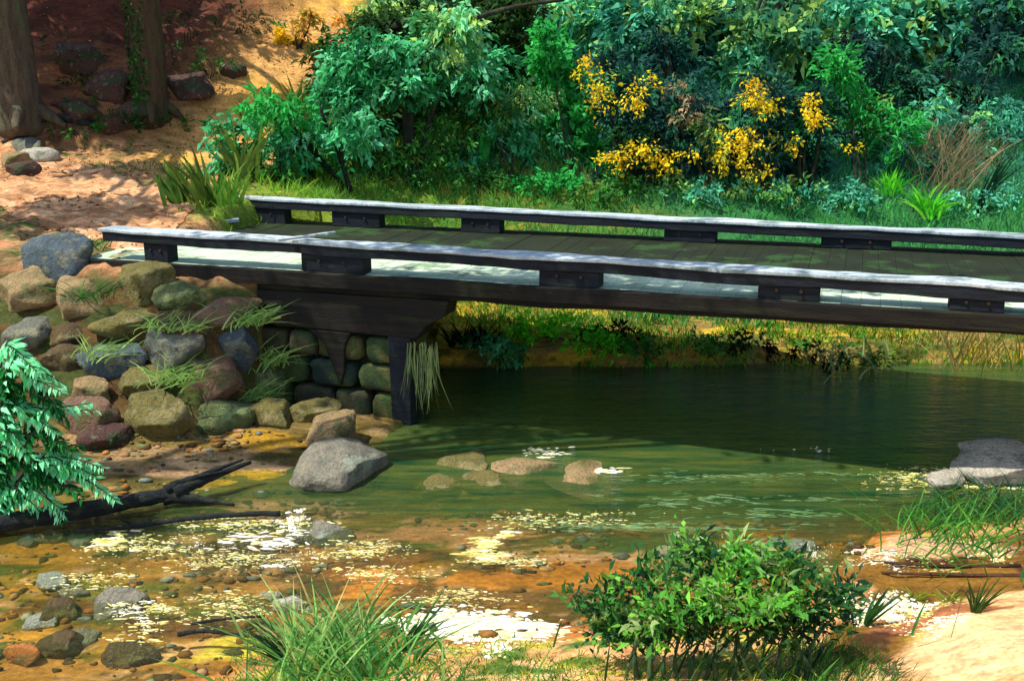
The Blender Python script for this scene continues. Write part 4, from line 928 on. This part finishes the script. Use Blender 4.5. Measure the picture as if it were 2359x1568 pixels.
g = 'low bushes just behind the far kerb rail'
for x, y, rx, ry, pl, lab in [(1120, 425, 80, 22, MID, 'low green bush below the drooping teal shrub, left of its neighbours'), (1260, 440, 80, 24, BRI, 'low bright bush at the foot of the smooth bright green shrub'), (1400, 455, 70, 22, MID, 'low mid green bush under the low yellow blossom bush'), (1600, 465, 80, 24, BTEAL, 'low teal bush under the near-black blue bush'),
                          (1790, 470, 90, 26, BTEAL + MID, 'low teal and green bush under the rightmost blossom bushes'), (1940, 470, 80, 30, BTEAL, 'low teal bush left of the lime green tufts'), (2260, 480, 80, 34, BTEAL, 'low teal bush at the right edge behind the dark arching sedge'), (960, 420, 80, 18, MID, 'low green bush at the foot of the leaning tree trunk')]:
    bush('low_bush', x, y + 14, lab, 'bush', [(x - rx * .4, y - ry * .6, rx * .6, ry), (x + rx * .4, y - ry * .8, rx * .6, ry)], 24, .11, .045, pl, 2, Yoff=.1, group=g, sr=.012, clump_r=.13)
# fallen leaves and needles on the brown ground at the left (uncountable)
n = 9000; X = rng.uniform(-14, -4, n); Y = rng.uniform(13.5, 27, n); k = rng.random(n) < sm(.45, .62, fbm(X * 1.2, Y * 1.6)) * .9 + .06; X, Y = X[k], Y[k]; n = len(X)
P = np.c_[X, Y, hfun(X, Y) + .02]; D = unit(np.c_[rng.normal(size=(n, 2)), rng.normal(size=n) * .2]); Nn = unit(np.c_[rng.normal(size=(n, 2)) * .3, np.ones(n)])
V, Q, C = leaves_np(P, D, Nn, rng.uniform(.04, .11, n), rng.uniform(.02, .05, n), pick([((120, 76, 50), 3), ((84, 54, 40), 3), ((176, 116, 66), 2), ((60, 84, 44), 1), ((206, 150, 80), 1)], n))
tag(link('leaf_litter', mesh_np('leaf_litter', V, Q, C), LEAF), 'fallen brown leaves and bits of green on the brown ground at the left', 'leaf litter', kind='stuff')

# ---- grass on the green slope (uncountable)
def grass_field(name, n, xr, yr, dens, Lr, Wr, palf, label, bend=.3, lean=.0):
    X = rng.uniform(*xr, n); Y = rng.uniform(*yr, n); k = rng.random(n) < dens(X, Y); X, Y = X[k], Y[k]; n = len(X)
    P = np.c_[X, Y, hfun(X, Y) - .01]
    D = np.c_[rng.normal(size=n) * .35 + lean, rng.normal(size=n) * .25 - .1, np.ones(n)]
    V, Q, C = blades_np(P, D, rng.uniform(*Lr, n), rng.uniform(*Wr, n), np.c_[rng.normal(size=n) * bend, rng.normal(size=n) * bend * .5, -rng.random(n) * bend], palf(X, Y, n), 3)
    return tag(link(name, mesh_np(name, V, Q, C), LEAF), label, 'grass', kind='stuff')
def pal_slope(X, Y, n):
    a = pick([((120, 176, 70), 3), ((90, 156, 60), 3), ((150, 170, 70), 2), ((60, 120, 50), 1), ((160, 146, 60), 1)], n); b = pick([((76, 164, 86), 3), ((60, 140, 84), 2), ((96, 184, 96), 1), ((44, 104, 76), 2)], n)
    l = pick([((150, 196, 60), 3), ((120, 176, 56), 2), ((170, 190, 80), 1)], n)
    k = sm(-.5, 3.5, X + rng.normal(size=n) * 1.2)[:, None]; kl = (1 - sm(-4.4, -2.6, X))[:, None]
    return (a * (1 - kl) + l * kl) * (1 - k) + b * k
def dens_slope(X, Y):
    e = -5.4 + np.maximum(Y - 16, 0) * .30
    return sm(0, .5, X - e) * (sm(15.6, 16.2, Y)) * (fbm(X * 1.3, Y * 1.3) > .34)
grass_field('grass', 42000, (-6, 14), (15.6, 22.5), dens_slope, (.10, .34), (.012, .03), pal_slope, 'grass covering the green slope behind the bridge')
grass_field('grass', 5000, (-13, -5.2), (13.6, 19), lambda X, Y: (fbm(X * .8 + 4, Y * 1.6) > .58) * (1 - path_mask(X, Y) * .9), (.05, .15), (.01, .02), lambda X, Y, n: pick(GRN, n), 'sparse dark green grass beside the footpath')

# ---- bank seen under the bridge
def pal_low(X, Y, n): return pick([((70, 180, 40), 3), ((50, 140, 36), 3), ((170, 160, 50), 2), ((96, 110, 40), 2), ((24, 50, 24), 2)], n)
grass_field('grass', 14000, (-.6, 9), (14.35, 17.2), lambda X, Y: (fbm(X * 1.6 + 3, Y * 2.5) > .47), (.05, .2), (.01, .022), pal_low, 'short green and yellow grass on the low bank beyond the bridge opening')
g = 'plants on the low bank seen under the bridge'
def lowp(px, py, ells, pal, lab, dens=22, L=.10, W_=.035, **k):
    b = hit(px, py - 25)
    bl = [pxblob(*e[:4], hit(e[0], e[1] + e[3] * .6).y - .05) + ((e[4],) if len(e) > 4 else ()) for e in ells]
    plant('waterside_plant', b, lab, 'plant', bl, dens, L, W_, pal, [([b, Vector(q[0])], .012, .005) for q in bl], g, clump_r=.10, clump=14, **k)
lowp(1240, 800, [(1220, 760, 60, 26), (1310, 750, 60, 26), (1380, 790, 60, 20)], LIME, 'brightest lime green plant seen under the bridge', 34)
lowp(1150, 820, [(1120, 790, 40, 22), (1170, 810, 44, 22)], TEAL, 'teal leaved plant hanging over the water left of the lime green plant', 22, droop=1.0)
lowp(1400, 820, [(1430, 770, 50, 24, BLK), (1370, 765, 30, 16, BLK), (1450, 800, 50, 16)], GRN, 'dark twiggy plant in front of the lime green plant', 22)
lowp(1600, 820, [(1600, 790, 60, 20), (1680, 810, 60, 20), (1740, 790, 60, 20, BLK)], MID, 'mixed green plant in the middle of the opening under the bridge', 20)
lowp(1880, 830, [(1900, 810, 90, 24), (2000, 820, 80, 24, OLV)], GRN + BLK, 'dark green plant low on the bank toward the right of the opening', 22)
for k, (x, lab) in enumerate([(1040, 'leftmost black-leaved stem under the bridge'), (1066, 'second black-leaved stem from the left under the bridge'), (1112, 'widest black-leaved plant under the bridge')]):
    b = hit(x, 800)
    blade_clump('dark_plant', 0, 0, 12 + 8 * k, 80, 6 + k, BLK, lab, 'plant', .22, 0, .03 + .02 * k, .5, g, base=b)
b = atz(2270, 830, .1); b.y = 14.7; b.z = h1(b.x, b.y)
blade_clump('reeds', 0, 0, 170, 120, 4, [((186, 164, 106), 2), ((140, 130, 70), 1), ((120, 140, 90), 1)], 'dry pale reeds at the right edge under the bridge', 'reeds', .25, .05, .42, .3, base=b)
b = atz(1980, 850, .1); b.y = 14.4; b.z = .05
blade_clump('reeds', 0, 0, 60, 80, 5, [((140, 156, 120), 2), ((110, 130, 80), 1)], 'pale grey-green reeds leaning over the water under the right part of the bridge', 'reeds', .4, .05, .35, .7, base=b)
# hanging dry grass at the abutment corner
b = BP(sB + .15, -.02, 1.0)
n = 90; P = np.array(b) + np.c_[rng.uniform(-.16, .22, n), rng.normal(size=n) * .03, rng.uniform(-.1, .12, n)]
V, Q, C = blades_np(P, np.c_[rng.normal(size=n) * .12, -.15 + rng.normal(size=n) * .06, -np.ones(n)], rng.uniform(.15, .8, n), rng.uniform(.006, .018, n), np.c_[rng.normal(size=n) * .1, np.zeros(n), np.zeros(n)], pick([((150, 166, 110), 3), ((100, 120, 80), 2)], n))
tag(link('hanging_grass', mesh_np('hanging_grass', V, Q, C), LEAF), 'dry pale grass hanging down the corner of the abutment', 'grass')
g = 'grass tufts growing between the bank boulders'
for x, y, n, h, pl, ln, lab in [(400, 770, 60, 60, OLIV, .5, 'pale green tuft between the ochre-olive boulder and the big domed stone'), (560, 760, 70, 80, OLIV, .6, 'pale green tuft below the pink slab'), (610, 850, 80, 90, OLIV, .4, 'long pale tuft hanging left of the abutment'),
                               (400, 890, 80, 80, OLIV, .6, 'pale green tuft left of the rose pink stone'), (590, 930, 60, 60, OLIV, .6, 'pale green tuft right of the rose pink stone'), (240, 830, 50, 60, OLIV, .7, 'tuft over the grey-blue stone'), (210, 700, 30, 60, GRN, .1, 'dark green sprig hanging right of the tan pink-topped boulder'), (205, 590, 30, 60, GRN, .1, 'green sprig on the bank top beside the blue-grey boulder')]:
    blade_clump('grass_tuft', x, y, int(n * 1.1), h * 1.05, 4.5, pl, lab, 'grass', .6, ln * .7, .16, .9, g, base=hit(x, y) + Vector((0, -.12, .12)))

# ---- fern-like plant at the left edge
def frond_plant(name, base, fronds, label, cat, pals, ll=.13, lw=.05, r=.012):
    root = empty(name, base, label, cat); mb = MB(); Ps, Ds, Ls, Cs = [], [], [], []
    for pts, n, pal in fronds:
        P = smooth_path(pts, 8); limb(mb, pts, r, r * .3, 5)
        for i in range(n):
            t = (i + random.random()) / n; q = t * (len(P) - 1); k = min(int(q), len(P) - 2); p = P[k].lerp(P[k + 1], q - k); d = (P[k + 1] - P[k]).normalized()
            sd = d.cross(Vector((0, -.4, 1))).normalized() * (1 if i % 2 else -1)
            Ps.append(p); Ds.append((d * .6 + sd * .8 + Vector((random.gauss(0, .2), random.gauss(0, .3), -.5 + random.gauss(0, .2)))).normalized()); Ls.append(ll * (1 - .55 * t) * random.uniform(.7, 1.4)); Cs.append(pick(pal, 1)[0])
    n = len(Ps); V, Q, C = leaves_np(np.array(Ps), unit(np.array(Ds)), unit(rng.normal(size=(n, 3)) * .35 + np.array([-.2, -.5, .8])), np.array(Ls), np.array(Ls) * lw / ll, np.array(Cs))
    link('fronds', mesh_np('fronds', V, Q, C), LEAF, root); mb.build('stem', bark2, root, True)
    return root
Yf = 9.0; AF = lambda px, py, dy=0: aty(px, py, Yf + dy)
fb_ = AF(-40, 1230); fr = []
FT = [((126, 226, 170), 4), ((156, 236, 192), 3), ((46, 130, 80), 1)]; FD = [((36, 116, 56), 3), ((26, 90, 44), 2)]
for (mx, my), (ex_, ey), pal, n in [((20, 850), (140, 900), FT, 90), ((40, 900), (150, 960), FD, 80), ((10, 830), (90, 850), FT, 70), ((60, 970), (210, 930), FT, 60), ((60, 1010), (180, 1040), FD, 80), ((20, 960), (130, 1000), FT, 80), ((80, 1060), (230, 1090), FT, 80), ((100, 1080), (272, 1140), FT, 90),
                                    ((60, 1100), (180, 1140), FD, 80), ((40, 1120), (150, 1190), FT, 80), ((30, 1060), (120, 1110), FD, 80), ((10, 1140), (90, 1190), FT, 60), ((0, 900), (70, 1000), FD, 90), ((10, 1000), (70, 1060), FT, 80), ((0, 880), (40, 940), FD, 70)]:
    for q in range(2):
        j = lambda: random.uniform(-14, 14)
        fr.append(([fb_, AF(mx + j(), my + j(), random.uniform(-.2, .1)), AF((mx + ex_) / 2 + j(), min(my, ey) + 5 + j(), -.15), AF(ex_ + j(), ey + j(), random.uniform(-.3, .1))], n, pal))
frond_plant('fern', fb_, fr, 'large fern with mint green and dark green fronds at the left edge above the log', 'fern', None, .17, .05)

# ---- foreground tufts and leafy bush on the near bank
blade_clump('grass_clump', 755, 1550, 280, 220, 8, [((186, 176, 110), 1), ((130, 186, 104), 3), ((100, 160, 80), 3), ((160, 196, 120), 2), ((60, 110, 60), 2)], 'big arching clump of green grass at the bottom left of centre', 'grass', .36, -.03, .22, .5)
blade_clump('grass_clump', 870, 1562, 130, 120, 8, [((90, 156, 76), 3), ((56, 120, 62), 2), ((130, 170, 90), 1)], 'darker green grass clump right of the big arching clump', 'grass', .4, .05, .22, .5)
blade_clump('grass_clump', 690, 1560, 20, 200, 11, [((34, 66, 44), 1)], 'few broad dark blades arching left in the big grass clump', 'grass', .12, -.35, .05, .4)
blade_clump('grass_clump', 930, 1500, 14, 170, 10, [((46, 96, 50), 1)], 'few broad dark blades leaning right beside the thick white glints', 'grass', .2, .4, .05, .5)
bf = hit(1640, 1555); Yb2 = bf.y + .15
FB = [((66, 124, 58), 3), ((46, 92, 54), 3), ((104, 160, 62), 2), ((136, 160, 104), 1.5), ((34, 66, 50), 2)]
FL = [((110, 180, 64), 2), ((80, 146, 60), 2), ((136, 160, 104), 1)]
def fblob(*e): return pxblob(e[0], e[1], e[2], e[3], Yb2 + e[4] if len(e) > 4 else Yb2, .6)
bl = [fblob(*e) + (p,) for e, p in [((1390, 1380, 60, 26), FB), ((1400, 1450, 60, 26), FB), ((1480, 1340, 80, 36), FB), ((1600, 1320, 80, 40, .1), FB), ((1720, 1320, 90, 44), FB), ((1540, 1410, 110, 44), FB), ((1690, 1420, 120, 44), FB), ((1830, 1360, 80, 44), FB), ((1880, 1430, 70, 36), FB),
                                   ((1450, 1460, 90, 30), FB), ((1690, 1275, 60, 26), FL), ((1600, 1270, 40, 24), FB), ((1800, 1290, 60, 26), FB), ((1930, 1370, 40, 30), FB)]]
bl += [fblob(1640, 1370, 60, 60, -.2) + (FL,), fblob(1760, 1390, 70, 40, -.2) + (FL,), fblob(1530, 1420, 70, 40, -.2) + (FL,), fblob(1600, 1440, 60, 30, -.2) + (DKG,), fblob(1790, 1440, 50, 30, -.2) + (DKG,)]
st = []
for k in range(16):
    x0 = 1440 + 30 * k; p0 = hit(x0, 1566) ; p0.z -= .03; q = Vector(bl[k % len(bl)][0]); tx = 1640 + (x0 - 1640) * .75 + random.uniform(-80, 130)
    st.append(([p0, aty(x0 * .6 + tx * .4, 1500, p0.y + .05), aty(tx + 40, 1400, Yb2)], random.uniform(.012, .026), .006))
plant('leafy_bush', bf, 'large leafy green bush on slanting stems at the bottom right of centre', 'bush', bl, 22, .080, .028, FB, st, None, 'foliage', surf_material('green_stem', (64, 92, 50), (44, 66, 44), (96, 110, 60), 5, (3, 3, .7)), clump=11, clump_r=.11, droop=-.3, shell=.1)
blade_clump('grass_clump', 1700, 1566, 150, 130, 8, [((60, 110, 56), 3), ((90, 150, 64), 2), ((40, 74, 46), 2)], 'slanting green stalks of grass standing among the stems of the leafy bush', 'grass', .25, .35, .55, .2)
blade_clump('grass_clump', 1990, 1440, 9, 150, 10, [((50, 96, 50), 1)], 'few thin dark green blades right of the leafy bush', 'grass', .35, .35, .04, .25)
blade_clump('grass_clump', 2245, 1410, 18, 110, 9, [((60, 86, 40), 1)], 'dark green sprouting tuft on the brown sand at the right', 'grass', .28, .1, .04, .4)
for x, y, lab in ((2105, 1380, 'left small yellow-green weed on the brown sand'), (2195, 1385, 'right small yellow-green weed on the brown sand')):
    blade_clump('weed', x, y, 40, 45, 5, [((150, 160, 60), 2), ((84, 110, 46), 1)], lab, 'weed', .6, 0, .03, .7, 'small weeds on the brown sand')
blade_clump('grass_clump', 2170, 1240, 160, 120, 5, [((84, 150, 60), 3), ((46, 110, 56), 2), ((110, 180, 70), 1)], 'green grass hanging over the sand spit at the right', 'grass', .5, .2, .30, .7)
blade_clump('grass_clump', 2290, 1200, 200, 110, 5, [((40, 96, 60), 3), ((80, 140, 70), 2), ((110, 120, 40), 1)], 'darker green grass at the right edge below the big pale boulder', 'grass', .5, .1, .26, .6)
# short growth along the bottom edge
def pal_f(X, Y, n):
    a = pick([((150, 160, 60), 2), ((96, 150, 60), 3), ((60, 116, 54), 3), ((216, 200, 80), 2), ((40, 84, 44), 1)], n); return a
grass_field('grass', 9000, (-2.2, 2.2), (5.2, 6.95), lambda X, Y: (sm(.45, .55, fbm(X * 2.2 + 8, Y * 2.2, 4)) * (1 - .6 * sm(6.3, 6.9, Y))), (.03, .13), (.005, .012), pal_f, 'short green and yellow-green grass along the bottom edge of the near bank', .5)
grass_field('grass', 2600, (2.0, 3.1), (5.2, 6.8), lambda X, Y: np.full(len(X), .8) * (1 - sm(2.3, 3.0, X)), (.04, .22), (.004, .009), lambda X, Y, n: pick([((60, 110, 50), 2), ((90, 130, 60), 1)], n), 'fine green stalks on the sand right of the leafy bush', .2, .25)

# ================================================================== LIGHT, WORLD, CAMERA
sun = bpy.data.lights.new('sun', 'SUN'); sun.energy = 4.2; sun.angle = math.radians(.5); sun.color = (1, .95, .84)
so = bpy.data.objects.new('sun', sun); COL.objects.link(so); so.rotation_euler = SUN.to_track_quat('Z', 'Y').to_euler()
w = bpy.data.worlds.new('World'); SC.world = w; w.use_nodes = True; nt = w.node_tree; nt.nodes.clear()
sky = nt.nodes.new('ShaderNodeTexSky'); sky.sky_type = 'NISHITA'; sky.sun_disc = False
sky.sun_elevation = math.asin(SUN.z); sky.sun_rotation = math.atan2(SUN.x, SUN.y)
bg = nt.nodes.new('ShaderNodeBackground'); bg.inputs[1].default_value = .15
wo = nt.nodes.new('ShaderNodeOutputWorld'); nt.links.new(sky.outputs[0], bg.inputs[0]); nt.links.new(bg.outputs[0], wo.inputs[0])
cam = bpy.data.cameras.new('camera'); cam.lens = LENS; cam.sensor_width = 36; cam.clip_end = 500; cam.clip_start = .05
co = bpy.data.objects.new('camera', cam); COL.objects.link(co); co.location = (0, 0, CAMZ); co.rotation_euler = (math.pi / 2 - PITCH, 0, 0)
SC.camera = co
SC.view_settings.view_transform = 'Standard'; SC.view_settings.look = 'None'; SC.view_settings.exposure = .45; SC.view_settings.gamma = 1
SC.cycles.max_bounces = 8; SC.cycles.transparent_max_bounces = 12
